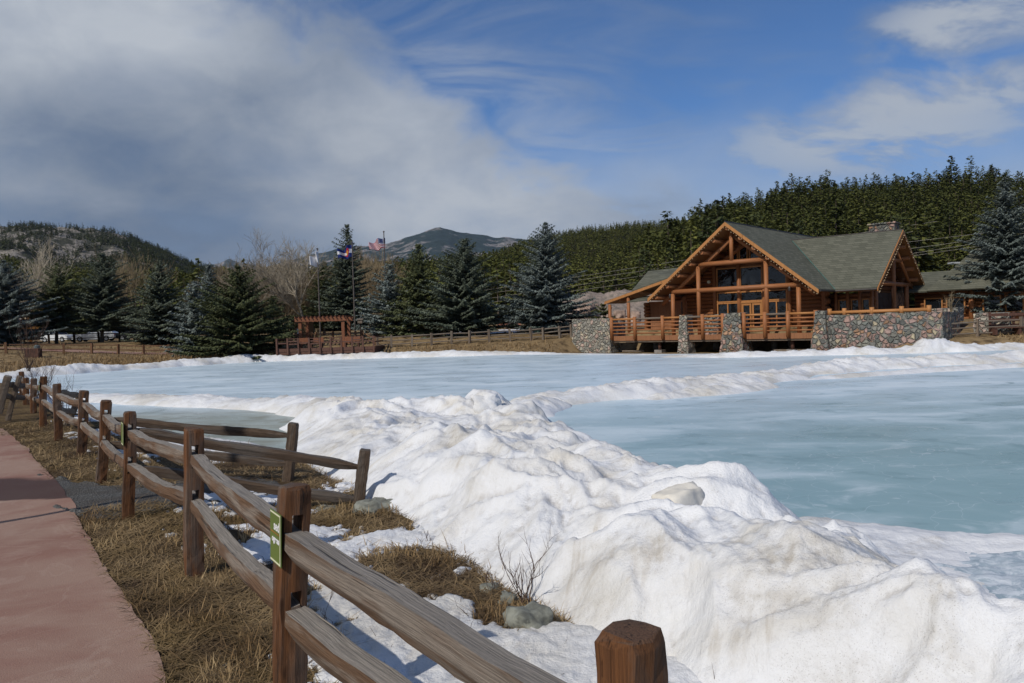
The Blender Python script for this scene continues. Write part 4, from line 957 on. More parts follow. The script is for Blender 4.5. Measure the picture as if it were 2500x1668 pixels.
hl = hill('rocky_hill', [(-500, 575, 1300), (-200, 560, 1350), (0, 555, 1400), (85, 550, 1400), (165, 556, 1400), (245, 565, 1400), (300, 574, 1400), (330, 586, 1400), (385, 607, 1420), (430, 630, 1450), (480, 652, 1500), (540, 664, 1500), (620, 672, 1500)], 420, 8, M['hill_l'], nz_amp=.09, seed=8, nx=200, ny=90)
hm = hill('wooded_hill', [(-400, 640, 440), (0, 655, 460), (120, 684, 480), (260, 700, 500), (380, 706, 520), (500, 700, 520), (640, 690, 520), (820, 684, 520), (950, 674, 520), (1100, 662, 520), (1200, 648, 560), (1300, 606, 640)], 130, 4, M['hill_r'], seed=9, nz_amp=.06)
hr1 = hill('wooded_hill', [(1150, 650, 1000), (1250, 610, 950), (1330, 585, 900), (1400, 572, 850), (1480, 563, 800), (1560, 556, 780), (1650, 552, 700), (1720, 550, 650), (1800, 552, 600)], 150, 4, M['hill_r'], seed=11, nz_amp=.05, nx=160, ny=80)
hr2 = hill('wooded_hill', [(1560, 655, 230), (1640, 620, 240), (1720, 580, 250), (1800, 545, 260), (1880, 522, 270), (1960, 508, 280), (2060, 494, 290), (2160, 488, 290), (2260, 482, 290), (2380, 474, 280), (2500, 470, 280), (2900, 458, 280)], 96, 3, M['hill_r'], seed=12, nz_amp=.04, nx=160, ny=80)

def pine_proto(seed, mat, n=150, conic=.6, ls=1.):
    """unit tree of height 1: whorls of branches carrying short needle sprays"""
    r = np.random.RandomState(seed); C_ = []; D_ = []; T = []; L_ = []
    nbr = max(14, n//7); z0 = r.uniform(.10, .28)
    for k in range(nbr):
        tt = (k+r.rand())/nbr; zz = z0+(1-z0)*tt; u = 1-tt
        rad = .185*min(1., (u*1.15+.03))**conic*r.choice([.55, .8, 1., 1.15])*(1 if tt > .12 else .8); a = r.rand()*6.28+k*2.4
        q = 4 + int(3*u)
        for j in range(q):
            f = (.35+.65*j/(q-1)); ca = a+r.uniform(-.5, .5)*(.3+.4*f)
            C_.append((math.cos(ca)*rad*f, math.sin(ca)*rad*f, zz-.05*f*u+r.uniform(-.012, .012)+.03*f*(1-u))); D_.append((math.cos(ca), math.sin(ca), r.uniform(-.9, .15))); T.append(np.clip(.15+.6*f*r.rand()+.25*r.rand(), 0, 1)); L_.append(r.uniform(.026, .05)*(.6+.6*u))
    for j in range(3): C_.append((0, 0, 1-.02*j)); D_.append((.2, .1, 1)); T.append(.5); L_.append(.02)
    c = np.array(C_); d = np.array(D_); T = np.array(T); l = np.array(L_)[:, None]*ls; n = len(c); d /= np.linalg.norm(d, axis=1)[:, None]
    pr = np.cross(d, r.normal(size=(n, 3))*[.45, .45, .5]+[0, 0, 1.]); pr /= np.linalg.norm(pr, axis=1)[:, None]
    P = np.stack([c-d*l, c+pr*l*.6, c+d*l*1.1, c-pr*l*.6], 1).reshape(-1, 3)
    F = np.arange(len(P)).reshape(-1, 4)
    tv = np.array([(math.cos(k*2.094)*q, math.sin(k*2.094)*q, z) for z, q in ((-.04, .014), (.9, .003)) for k in range(3)])
    b0 = len(P); tf = np.array([(b0+k, b0+(k+1) % 3, b0+3+(k+1) % 3, b0+3+k) for k in range(3)])
    VV = np.concatenate([P, tv]); FF = np.concatenate([F, tf]); mi = np.r_[np.zeros(len(F)), np.ones(3)]; tt = np.r_[np.repeat(T, 4), np.zeros(6)]
    return VV, FF, mi, tt
PP = [pine_proto(200+i, None, 520, (.42, .6, .5, .8, .4, .7)[i], .85) for i in range(6)]
PS = [pine_proto(300+i, None, 130, (.42, .7, .5, .8)[i], 1.5) for i in range(4)]
def pine_mesh(i, mat):
    VV, FF, mi, tt = PP[i]; tt = np.clip(tt*(.55+.25*(i % 3)), 0, 1); o = npmesh('pine', VV, FF, [mat, M['bark']], midx=mi, colr=tt, link_it=False); return o.data
pmeshes = [pine_mesh(i, M['pine'] if i % 3 else M['pinedk']) for i in range(6)]
def hill_points(H, n, seed, t0=0., t1=1., x0=0, x1=1, jitter=True):
    r = np.random.RandomState(seed); Xg, Yg, Zg, _ = H; ny, nx = Xg.shape
    # sample uniformly over area
    s = x0+(x1-x0)*r.rand(n*3); t = t0+(t1-t0)*r.rand(n*3); wgt = t*(Yg[-1].mean()-Yg[0].mean())+Yg[0].mean(); k = r.rand(n*3) < wgt/wgt.max(); s, t = s[k][:n], t[k][:n]
    fi = t*(ny-1); fj = s*(nx-1); i = np.minimum(fi.astype(int), ny-2); j = np.minimum(fj.astype(int), nx-2); a = fi-i; b = fj-j
    def il(Q): return Q[i, j]*(1-a)*(1-b)+Q[i+1, j]*a*(1-b)+Q[i, j+1]*(1-a)*b+Q[i+1, j+1]*a*b
    return il(Xg), il(Yg), il(Zg), t, s
def forest(name, x, y, z, h, mats, protos, seed, **kw):
    r = np.random.RandomState(seed); Vs = []; Fs = []; Ms = []; Ts = []; off = 0
    for i in range(len(x)):
        VV, FF, mi, tt = protos[r.randint(len(protos))]; a = r.rand()*6.28; c_, s_ = math.cos(a), math.sin(a); hh = h[i]; wd = hh*r.uniform(.8, 1.25)
        Vs.append(np.stack([(VV[:, 0]*c_-VV[:, 1]*s_)*wd*1.25+x[i], (VV[:, 0]*s_+VV[:, 1]*c_)*wd*1.25+y[i], VV[:, 2]*hh+z[i]], 1)); Fs.append(FF+off); off += len(VV); Ms.append(mi); q_ = float(np.clip(.6*r.rand()+.9*(.35+.6*fbm(x[i:i+1]/12, y[i:i+1]/12, 2, 75)[0]), 0, 1)); Ts.append(np.clip(tt*(.15+1.05*q_)+.12*(q_-.5), 0, 1))
    return setp(npmesh(name, np.concatenate(Vs), np.concatenate(Fs), mats, midx=np.concatenate(Ms), colr=np.concatenate(Ts)), kind='stuff', **kw)
# right near hill: individual pines (skyline and front) + the rest as one wood
x, y, z, t, s = hill_points(hr2, 2200, 5)
k = fbm(x/14, y/14, 3, 71) > -.42; x, y, z, t, s = x[k], y[k], z[k], t[k], s[k]
hgt = np.random.RandomState(9).uniform(4.2, 11., len(x)); hgt = hgt*(1+.25*fbm(x/22, y/22, 3, 73)); hgt[np.random.RandomState(10).rand(len(x)) < .04] *= 1.25
front = np.argsort(y - 90*(t > .93))[:0]
sky_ = np.where(t > .95)[0][:110]; fr_ = np.argsort(y)[:150]; sel = np.unique(np.r_[sky_, fr_])
for q, i in enumerate(sel):
    o = bpy.data.objects.new('pine_tree', pmeshes[q % 6]); col.objects.link(o); o.location = (x[i], y[i], z[i]-.3); h_ = float(hgt[i]); o.scale = (h_*random.uniform(.9, 1.45),)*2+(h_,); o.rotation_euler = (0, 0, random.uniform(0, 6.28))
    setp(o, 'dark green pine on the wooded hillside behind the lodge', 'tree', 'pines on the hillside behind the lodge')
rest = np.setdiff1d(np.arange(len(x)), sel)
forest('pine_forest', x[rest], y[rest], z[rest]-.3, hgt[rest], [M['pine'], M['bark']], PP, 6, label='dense pine wood covering the hillside behind the lodge', cat='forest')
x, y, z, t, s = hill_points(hr1, 3600, 15); r = np.random.RandomState(16)
forest('pine_forest', x, y, z-.3, r.uniform(5, 9, len(x)), [M['pine'], M['bark']], PS, 17, label='pine wood on the more distant hill left of the lodge', cat='forest')
# two taller pines on the skyline left of the gable
for px, ty in ((1705, 508), (1724, 514), (1671, 528), (1775, 520)):
    b = at(px, 570, Y=330); tp = at(px, ty, Y=330)
    o = bpy.data.objects.new('pine_tree', pmeshes[px % 6]); col.objects.link(o); hh = tp[2]-b[2]+5; o.location = (b[0], 330, tp[2]-hh); o.scale = (hh*.9, hh*.9, hh)
    setp(o, 'tall pine standing out on the skyline just left of the lodge roof', 'tree', 'skyline pines left of the lodge')
x, y, z, t, s = hill_points(hm, 3600, 25); r = np.random.RandomState(26)
forest('pine_forest', x, y, z-.3, r.uniform(6.5, 11, len(x)), [M['pine'], M['bark']], PS, 27, label='belt of pines across the valley floor behind the shore trees', cat='forest')
x, y, z, t, s = hill_points(hl, 9000, 35, t0=.1); r = np.random.RandomState(36)
k = fbm(x/60, y/60, 4, 37)-.25*fbm(x/18, y/18, 2, 38) < .28-.30*sstep(s, .2, .4)+.6*sstep(s, .5, .68)-.14*t; k |= (t > .985) & (r.rand(len(t)) < .25)
x, y, z = x[k], y[k], z[k]
forest('pine_forest', x, y, z-.5, r.uniform(6, 12, len(x)), [M['pinedk'], M['bark']], [pine_proto(400+i, None, 90, .6, 1.9) for i in range(3)], 39, label='scattered dark pines on the rocky hill at left', cat='forest')
# snowy slope seen between the trunks at left
P = [at(*q) for q in ((60, 800, 150), (330, 800, 150), (330, 742, 190), (215, 735, 190), (120, 740, 190), (60, 760, 190))]
XX, YY = np.meshgrid(np.linspace(-112, -80, 40), np.linspace(118, 160, 30)); ZZ = 2.6+ (YY-118)*.135*np.exp(-((XX+98)/13)**2)+.5*fbm(XX*.15, YY*.15, 3, 3)
setp(gridmesh('snow_slope', XX, YY, ZZ, M['snow_far']), kind='structure')
# ------------------------------------------------------------------ lodge
def LB(m2, x0, x1, y0, y1, z0, z1): return m2.box(x0, x1, y0, y1, z0, z1, L)
def Lt(m2, a, b, r_, n=10): return m2.tube([L(*a), L(*b)], r_, n)
def zlog(name, a, b, r_, mat, parent, n=12, r2=None):
    """a log whose local z runs along it, so the grain follows"""
    A = Vector(L(*a)) - parent.location; B = Vector(L(*b)) - parent.location; ln = (B-A).length; q = (B-A).to_track_quat('Z', 'Y')
    m2 = MB(); m2.tube([(0, 0, 0), (0, 0, ln)], [r_, r2 or r_], n); o = m2.build(name, mat, parent, True); o.location = A; o.rotation_mode = 'QUATERNION'; o.rotation_quaternion = q; return o
def pbuild(m2, name, mat, parent, smooth=False, **kw):
    o = m2.build(name, mat, None, smooth, origin=tuple(parent.location), **kw); o.parent = parent; o.location = (0, 0, 0); return o
def sub(m2, name, mat, part, root, **kw):
    """child of a part that sits at the root's origin"""
    o = m2.build(name, mat, None, origin=tuple(root.location), **kw); o.parent = part; o.location = (0, 0, 0); return o
lodge = empty('log_lodge', L(-7, 6, 1.0), label='large log lodge with green shingle roof and glazed gable by the lake', cat='lodge')
RX, RZ, HW, EZ = -7.1, 8.95, 6.42, 3.85            # ridge x, ridge z, half width, eave z
sl_ = (RZ-EZ)/HW
def mainroof(x, y, dz=0): return (x, y, RZ - abs(x-RX)*sl_ + dz)
Y0, Y1 = 2.2, 24.
roof = MB(); und = MB()
zr, yr, ye, xg = 8.12, 11.6, 5.2, 2.05             # cross wing
xj = RX + (RZ-zr)/sl_; xv = RX+HW
def Lp(*pts): return [L(*p) for p in pts]
roof.slab(Lp(mainroof(RX, Y0), mainroof(RX-HW, Y0), mainroof(RX-HW, Y1), mainroof(RX, Y1)), .09)
roof.slab(Lp(mainroof(RX, Y0), mainroof(xv, Y0), mainroof(xv, ye), (xj, yr, zr), mainroof(xj, Y1), mainroof(RX, Y1)), .09)
roof.slab(Lp((xj, yr, zr), (xv, ye, EZ), (xg, ye, EZ), (xg, yr, zr)), .09)
roof.slab(Lp((xj, yr, zr), (xg, yr, zr), (xg, 2*yr-ye, EZ), (xv, 2*yr-ye, EZ)), .09)
rf = pbuild(roof, 'roof', M['shingle'], lodge)
g_ = -.094
und.slab(Lp(mainroof(RX, Y0+.02, g_), mainroof(RX-HW+.02, Y0+.02, g_), mainroof(RX-HW+.02, Y1-.1, g_), mainroof(RX, Y1-.1, g_)), .12)
und.slab(Lp(mainroof(RX, Y0+.02, g_), mainroof(xv-.02, Y0+.02, g_), mainroof(xv-.02, ye+.1, g_), (xj-.1, yr, zr+g_), mainroof(RX, yr, g_)), .12)
und.slab(Lp((xj, yr, zr+g_), (xv+.05, ye+.02, EZ+g_), (xg-.02, ye+.02, EZ+g_), (xg-.02, yr, zr+g_)), .12)
und.slab(Lp((xj, yr, zr+g_), (xg-.02, yr, zr+g_), (xg-.02, 2*yr-ye, EZ+g_), (xv, 2*yr-ye, EZ+g_)), .12)
sub(und, 'soffit', M['soffit'], rf, lodge)
# rake boards
def rake(a, b, th=.26, dpt=.07, axis='y', sgn=-1, drop=.03):
    A = Vector(a); Bv = Vector(b)
    if axis == 'y': off = Vector((0, sgn*dpt, 0))
    else: off = Vector((sgn*dpt, 0, 0))
    v = [A+Vector((0, 0, -drop)), Bv+Vector((0, 0, -drop)), Bv+Vector((0, 0, -drop-th)), A+Vector((0, 0, -drop-th))]; v += [p+off for p in v]
    fa = MB(); fa.add([L(*p) for p in v], [(0, 1, 2, 3), (7, 6, 5, 4), (0, 4, 5, 1), (1, 5, 6, 2), (2, 6, 7, 3), (3, 7, 4, 0)])
    sub(fa, 'rake_board', M['trim'], rfx, lodge)
rfx = rf; rake(mainroof(RX, Y0), mainroof(RX-HW, Y0)); rake(mainroof(RX, Y0), mainroof(xv, Y0))
rake((xg, yr, zr), (xg, ye, EZ), .2, .06, 'x', 1); rake((xg, yr, zr), (xg, 2*yr-ye, EZ), .2, .06, 'x', 1)
gt = MB(); gt.tube([L(xv+.05, Y0+.05, EZ-.1), L(xv+.05, ye-.1, EZ-.1), L(xg, ye-.06, EZ-.1)], .065, 6); gt.tube([L(RX-HW-.05, Y0, EZ-.12), L(RX-HW-.05, Y1, EZ-.12)], .06, 6); gt.tube([L(RX-HW+1.05, 5.5, EZ-.3), L(RX-HW+1.0, 5.6, 1.0)], .05, 6)
sub(gt, 'gutter', M['gutter'], rf, lodge)
fl = MB(); a = Vector(L(xj+.15, yr-.2, zr-.07)); b = Vector(L(xv+.02, ye+.02, EZ+.03)); fl.tube([a, b], .03, 5); sub(fl, 'valley_flashing', M['teal'], rf, lodge)
rc = MB(); rc.tube([L(RX, Y0-.05, RZ+.0), L(RX, Y1, RZ+.0)], .06, 6); rc.tube([L(xj, yr, zr), L(xg, yr, zr)], .055, 6); sub(rc, 'ridge_cap', M['gutter'], rf, lodge)
ch = MB(); LB(ch, -.75, 1.05, 13.3, 14.6, 6.2, 8.85); LB(ch, -.85, 1.15, 13.2, 14.7, 8.85, 8.95)
c1 = sub(ch, 'chimney', M['stone'], rf, lodge)
# string of bulbs hanging along the rakes
bl = MB()
for (A, Bv) in ((mainroof(RX, Y0-.09), mainroof(RX-HW, Y0-.09)), (mainroof(RX, Y0-.09), mainroof(xv, Y0-.09)), ((xg+.09, yr, zr), (xg+.09, 2*yr-ye, EZ)), ((xg+.09, yr, zr), (xg+.09, ye, EZ))):
    A = Vector(A); Bv = Vector(Bv)
    for k in range(34):
        p = A.lerp(Bv, (k+.5)/34); q = L(p.x, p.y, p.z-.33-.03*(k % 3)); bl.tube([q, (q[0], q[1], q[2]-.06)], [.018, .028], 5)
pbuild(bl, 'string_lights', mat_simple('dim_bulbs', (.55, .42, .26), .3), lodge)['kind'] = 'stuff'
# purlins
for dx in (.0, 1.0, 1.97, 2.93, 3.9, 4.86, 5.82):
    for sg in ((-1, 1) if dx else (1,)):
        px_ = RX+sg*dx; z_ = RZ - dx*sl_ - .24 - .19
        zlog('purlin', (px_, Y0+.16, z_), (px_, 6.2 if dx else 9, z_), .15, M['log'], lodge)
# truss and porch posts at y' = 3
yt = 3.0
zlog('truss_log', (-11.9, yt, 4.24), (-2.1, yt, 4.24), .17, M['log'], lodge); zlog('truss_log', (-9.6, yt, 6.12), (-4.4, yt, 6.12), .17, M['log'], lodge)
zlog('post', (RX+.05, yt, 6.2), (RX+.05, yt, 8.3), .15, M['log'], lodge)
for xp, zt in ((-11.84, 4.1), (-9.7, 6.0), (-4.55, 6.0), (-2.32, 4.1)): zlog('post', (xp, yt, 1.0), (xp, yt, zt), .155, M['log'], lodge)
zlog('brace', (-12.9, yt+.25, 3.35), (-6.75, yt+.25, 8.12), .15, M['log'], lodge); zlog('brace', (-1.3, yt+.25, 3.55), (-7.2, yt+.25, 8.12), .13, M['log'], lodge)
zlog('brace', (-9.0, 5.2, 6.3), (-6.7, 5.2, 7.7), .12, M['log'], lodge)
# log wall behind the porch
yw = 6.0; wall_x0, wall_x1 = -12.5, -1.7
wl = MB(); z = 1.12; kk = 0
while z < 8.3:
    hw = (RZ-.30-z)/sl_ - .1; a = max(wall_x0-.35*(kk % 2), RX-hw); b = min(wall_x1+.35*(kk % 2), RX+hw)
    if b > a: Lt(wl, (a, yw+.16, z), (b, yw+.16, z), .155, 8)
    z += .285; kk += 1
z = 1.12
while z < 3.75:
    Lt(wl, (wall_x1, yw-.1, z+.14), (wall_x1, 6.9, z+.14), .15, 8); Lt(wl, (wall_x0, yw-.1, z+.14), (wall_x0, 20, z+.14), .15, 8); z += .285
wo = pbuild(wl, 'wall', M['logdk'], lodge, True)
# back and side mass so that nothing shows through
bk = MB(); LB(bk, wall_x0+.1, wall_x1-.1, yw+.4, 22, .6, 3.7); LB(bk, wall_x1-.3, 1.0, 7.4, 17, .6, 3.6); pbuild(bk, 'inner_wall', M['dark'], lodge)
gbk = MB(); gp = [(RX-5.9, yw+.33, 3.7), (RX+5.9, yw+.33, 3.7), (RX, yw+.33, RZ-.45)]; gbk.add([L(*p) for p in gp]+[L(p[0], p[1]+.1, p[2]) for p in gp], [(0, 1, 2), (5, 4, 3), (0, 3, 4, 1), (1, 4, 5, 2), (2, 5, 3, 0)]); pbuild(gbk, 'gable_wall', M['dark'], lodge)
def window(x0, x1, z0, z1, y=5.84, fw=.09, name='window', mull=0, slope=None, root=lodge):
    f = MB(); p = MB(); ztl = z1; ztr = z1
    if slope: ztl, ztr = slope
    LB(f, x0-fw, x1+fw, y-.06, y+.1, z0-fw, z0)
    for xa, xb, zt in ((x0-fw, x0, ztl), (x1, x1+fw, ztr)): LB(f, xa, xb, y-.06, y+.1, z0, zt)
    v = [(x0-fw, ztl), (x1+fw, ztr), (x1+fw, ztr+fw), (x0-fw, ztl+fw)]
    f.add([L(a, y-.06, c) for a, c in v]+[L(a, y+.1, c) for a, c in v], [(0, 1, 2, 3), (7, 6, 5, 4), (0, 4, 5, 1), (1, 5, 6, 2), (2, 6, 7, 3), (3, 7, 4, 0)])
    for k in range(mull): xm = x0+(x1-x0)*(k+1)/(mull+1); LB(f, xm-.045, xm+.045, y-.05, y+.09, z0, min(ztl, ztr))
    wob = pbuild(f, name, M['trim'], root)
    v = [(x0, z0), (x1, z0), (x1, ztr), (x0, ztl)]
    p.add([L(a, y+.02, c) for a, c in v]+[L(a, y+.04, c) for a, c in v], [(3, 2, 1, 0), (4, 5, 6, 7), (0, 1, 5, 4), (1, 2, 6, 5), (2, 3, 7, 6), (3, 0, 4, 7)])
    sub(p, 'pane', M['glass'], wob, root); return wob
cols = [(-9.55, -8.0), (-7.68, -6.1), (-5.72, -4.3)]
for j, (a, b) in enumerate(cols):
    window(a, b, 4.50, 5.84); window(a, b, 3.42, 4.02)
    if j != 1: window(a, b, 1.5, 3.22, mull=1)
window(-7.7, -7.18, 6.36, 7.6, slope=(7.45, 7.75)); window(-6.9, -6.2, 6.36, 7.3, slope=(7.55, 7.05)); window(-8.4, -7.95, 6.36, 7.0, slope=(6.7, 7.05)); window(-5.95, -5.45, 6.36, 6.8, slope=(6.85, 6.5))
# doors
for a, b in ((-7.66, -6.92), (-6.86, -6.12)):
    d_ = MB(); y = 5.80
    LB(d_, a, a+.13, y, y+.1, 1.0, 3.2); LB(d_, b-.13, b, y, y+.1, 1.0, 3.2); LB(d_, a+.13, b-.13, y, y+.1, 3.05, 3.2); LB(d_, a+.13, b-.13, y, y+.1, 1.0, 1.35)
    do = pbuild(d_, 'door', M['trim'], lodge); g2 = MB(); LB(g2, a+.13, b-.13, y+.04, y+.06, 1.35, 3.05); sub(g2, 'pane', M['glass'], do, lodge)
df = MB(); LB(df, -7.80, -7.67, 5.76, 5.93, 1.0, 3.22); LB(df, -6.11, -5.98, 5.76, 5.93, 1.0, 3.22); LB(df, -7.80, -5.98, 5.76, 5.93, 3.22, 3.33); pbuild(df, 'door_frame', M['trim'], lodge)
for xx in (-9.82, -7.84, -5.90, -4.05): zlog('wall_post', (xx, 5.78, 1.0), (xx, 5.78, 6.1), .14, M['log'], lodge)
lm = MB()
for xx, zz in ((-12.0, 3.95), (-2.9, 4.0)): lm.tube([L(xx, 2.9, zz+.2), L(xx, 2.9, zz+.05), L(xx, 2.9, zz-.15), L(xx, 2.9, zz-.2)], [.03, .11, .09, .02], 8)
pbuild(lm, 'porch_lamp', M['gutter'], lodge)
sp2 = MB(); sp2.tube([L(-10.2, 5.7, 4.95), L(-10.2, 5.6, 4.95)], .12, 10); pbuild(sp2, 'wall_light', M['signcream'], lodge)
# cross wing: front wall, gable framing and posts
fw_ = MB(); z = 1.15; kk = 0
while z < 3.7: Lt(fw_, (wall_x1+.1, 7.2, z), (1.15+.3*(kk % 2), 7.2, z), .15, 8); z += .285; kk += 1
z = 1.15
while z < 7.6:
    hwd = min((zr-.3-z)/((zr-EZ)/(yr-ye)), yr-7.2)
    Lt(fw_, (.35, yr-hwd, z), (.35, yr+hwd, z), .15, 8); z += .285
pbuild(fw_, 'wall', M['logdk'], lodge, True)
for a, b in ((-.95, -.35), (-.1, .45), (.62, 1.0)): window(a, b, 1.5, 3.1, y=6.98)
for k in range(4): zlog('wall_post', (-1.15+k*.8, 6.8, 1.0), (-1.15+k*.8, 6.8, 3.7), .11, M['log'], lodge)
for dy in (0., 1.15, 2.3, 3.45, 4.6, 5.7):
    for sg in ((-1, 1) if dy else (1,)):
        yy = yr+sg*dy; z_ = zr-dy*(zr-EZ)/(yr-ye)-.40; zlog('purlin', (.3, yy, z_), (xg-.15, yy, z_), .15, M['log'], lodge)
xt = 1.35
zlog('truss_log', (xt, yr-4.6, 4.25), (xt, yr+4.6, 4.25), .16, M['log'], lodge); zlog('truss_log', (xt, yr-2.2, 6.0), (xt, yr+2.2, 6.0), .14, M['log'], lodge)
zlog('post', (xt, yr, 1.0), (xt, yr, 7.2), .16, M['log'], lodge); zlog('post', (xt, yr+3.4, 1.0), (xt, yr+3.4, 4.2), .16, M['log'], lodge); zlog('post', (xt, yr-4.3, 1.0), (xt, yr-4.3, 4.2), .15, M['log'], lodge)
zlog('brace', (xt, yr+5.2, 3.7), (xt, yr, 7.3), .13, M['log'], lodge); zlog('brace', (xt, yr-4.8, 4.2), (xt, yr, 7.3), .13, M['log'], lodge)
# small left wing
lw = MB(); lw.slab(Lp((-19.35, 5, 3.87), (-13.2, 5, 5.45), (-13.2, 8.2, 5.5), (-19.6, 8.2, 3.9)), .09)
lw.slab(Lp((-16.7, 4.96, 4.62), (-13.0, 4.96, 5.57), (-13.9, 9.5, 6.55), (-17.8, 9.5, 6.45)), .09); lw.slab(Lp((-16.6, 4.1, 3.72), (-13.3, 4.1, 3.85), (-13.3, 6, 4.25), (-16.2, 6, 4.15)), .08)
rf2 = pbuild(lw, 'roof', M['shingle'], lodge)
rfx = rf2; rake((-19.35, 5, 3.87), (-13.2, 5, 5.45), .22, .07)
sf2 = MB(); sf2.slab(Lp((-19.3, 5.02, 3.76), (-13.2, 5.02, 5.34), (-13.2, 8.2, 5.38), (-19.5, 8.2, 3.79)), .1); sub(sf2, 'soffit', M['soffit'], rf2, lodge)
for xp, zt in ((-17.17, 4.2), (-19.0, 3.6)): zlog('post', (xp, 5.2, 1.0), (xp, 5.2, zt), .14, M['log'], lodge)
for xp, zt in ((-18.1, 3.98), (-16.0, 4.5)): zlog('purlin', (xp, 5.15, zt), (xp, 8, zt), .13, M['log'], lodge)
z = 1.15; lg = MB()
while z < 3.6: Lt(lg, (-15.85, 5.6, z), (-15.85, 7, z), .15, 8); z += .29
pbuild(lg, 'wall', M['logdk'], lodge, True)
sh_ = MB(); x_ = -15.6
while x_ < -12.3: LB(sh_, x_, x_+.165, 6.0, 6.08, 1.0, 3.62); x_ += .175
LB(sh_, -15.6, -12.3, 6.085, 8, 1.0, 3.6); pbuild(sh_, 'board_wall', M['deckwood'], lodge)
b_ = MB(); LB(b_, -15.7, -12.3, 5.93, 6.0, 3.5, 3.66); pbuild(b_, 'wall_beam', M['log'], lodge)

# hipped wing behind on the right
wing = empty('log_wing', L(6, 19, 1.5), label='smaller log building with hipped green roof behind the right-hand spruce', cat='building')
hp = MB(); a_, b2, c2, d2 = (2.6, 15.6, 3.75), (10.5, 15.6, 3.75), (10.5, 24.5, 3.75), (2.6, 24.5, 3.75); pk = (5.1, 20, 6.95); pk2 = (8.0, 20, 6.95)
hp.slab(Lp(a_, b2, pk2, pk), .1); hp.slab(Lp(b2, c2, pk2), .1); hp.slab(Lp(d2, a_, pk), .1); hp.slab(Lp(c2, d2, pk, pk2), .1)
hp.slab(Lp((-.5, 15.75, 3.72), (4.2, 15.75, 3.72), (4.2, 20, 5.35), (-.5, 20, 5.35)), .1)
r2_ = pbuild(hp, 'roof', M['shingle'], wing)
sk = MB(); sk.box(-.35, .35, -.25, .25, 0, .12); so_ = sk.build('skylight', M['silver'], r2_); so_.location = Vector(L(3.9, 18.4, 5.78)) - wing.location
ww_ = MB(); z = 1.3
while z < 3.65: Lt(ww_, (1.5, 16.8, z), (9.8, 16.8, z), .15, 8); z += .285
pbuild(ww_, 'wall', M['logdk'], wing, True)
for a, b in ((2.3, 3.4), (3.8, 4.9), (6.2, 7.2), (7.6, 8.6)): window(a, b, 2.0, 3.1, y=16.5, mull=0, root=wing)
zlog('wall_post', (5.4, 16.5, 1.2), (5.4, 16.5, 3.7), .2, M['log'], wing)

# deck
dk_ = empty('lake_deck', L(-7.5, 0, .9), label='raised timber deck with log railings over the edge of the ice', cat='deck')
fl_ = MB(); y = .05
while y < 5.7: LB(fl_, -15.4, -.1, y, y+.14, .90, .94); y += .15
pbuild(fl_, 'floor', M['deckwood'], dk_)
LB_ = MB(); LB(LB_, -15.4, -.1, -.10, .0, .70, 1.06); pbuild(LB_, 'fascia_beam', M['deckwood'], dk_)
LB_ = MB(); LB(LB_, -15.4, -.1, -.02, .2, .58, .68); pbuild(LB_, 'edge_beam', M['farrail'], dk_)
jb = MB()
for k in range(16): LB(jb, -15.2+k, -15.1+k, .2, 5.5, .68, .88)
LB(jb, -15.4, -.1, 1.9, 2.1, .45, .68); pbuild(jb, 'joists', M['dark'], dk_)
rp = [-15.3, -13.26, -10.95, -9.26, -7.82, -6.32, -4.81, -3.37, -1.84, -.07]
for xp in rp: zlog('railing_post', (xp, -.17, .78), (xp, -.17, 2.47), .135, M['log'], dk_)
for k, (a, b) in enumerate(zip(rp[:-1], rp[1:])):
    if k == 5: continue
    for z_, rr_2, mm in ((2.30, .075, 'farrail' if k % 2 else 'trim'), (2.02, .055, 'log'), (1.76, .055, 'log'), (1.50, .055, 'log'), (1.24, .05, 'log')): zlog('rail', (a+.1, -.17, z_), (b-.1, -.17, z_), rr_2, M[mm], dk_, 8)
for xp, yp in ((-11.55, .4), (-1.8, .4)):
    zlog('support_post', (xp, yp, .0), (xp, yp, .6), .12, M['darkdeck'], dk_); m2 = MB(); LB(m2, xp-.3, xp+.3, yp-.3, yp+.3, -.3, .0); pbuild(m2, 'footing', M['concrete'], dk_)
for xp in (-13.4, -8.4, -4.1, -2.9): zlog('support_post', (xp, 3., -.1), (xp, 3., .68), .22, M['concrete'], dk_)
lgs = MB(); lgs.tube([L(-14.9, .6, -.12), L(-13.2, .9, -.12)], .09, 6)
o = lgs.build('driftwood_log', M['farrail'], label='old log lying on the dry shore under the left end of the deck', cat='log')
lgs = MB(); lgs.tube([L(-3.0, .3, -.1), L(-.4, .5, -.1)], .11, 6)
o = lgs.build('driftwood_log', M['farrail'], label='old log lying on the dry shore under the right end of the deck', cat='log')
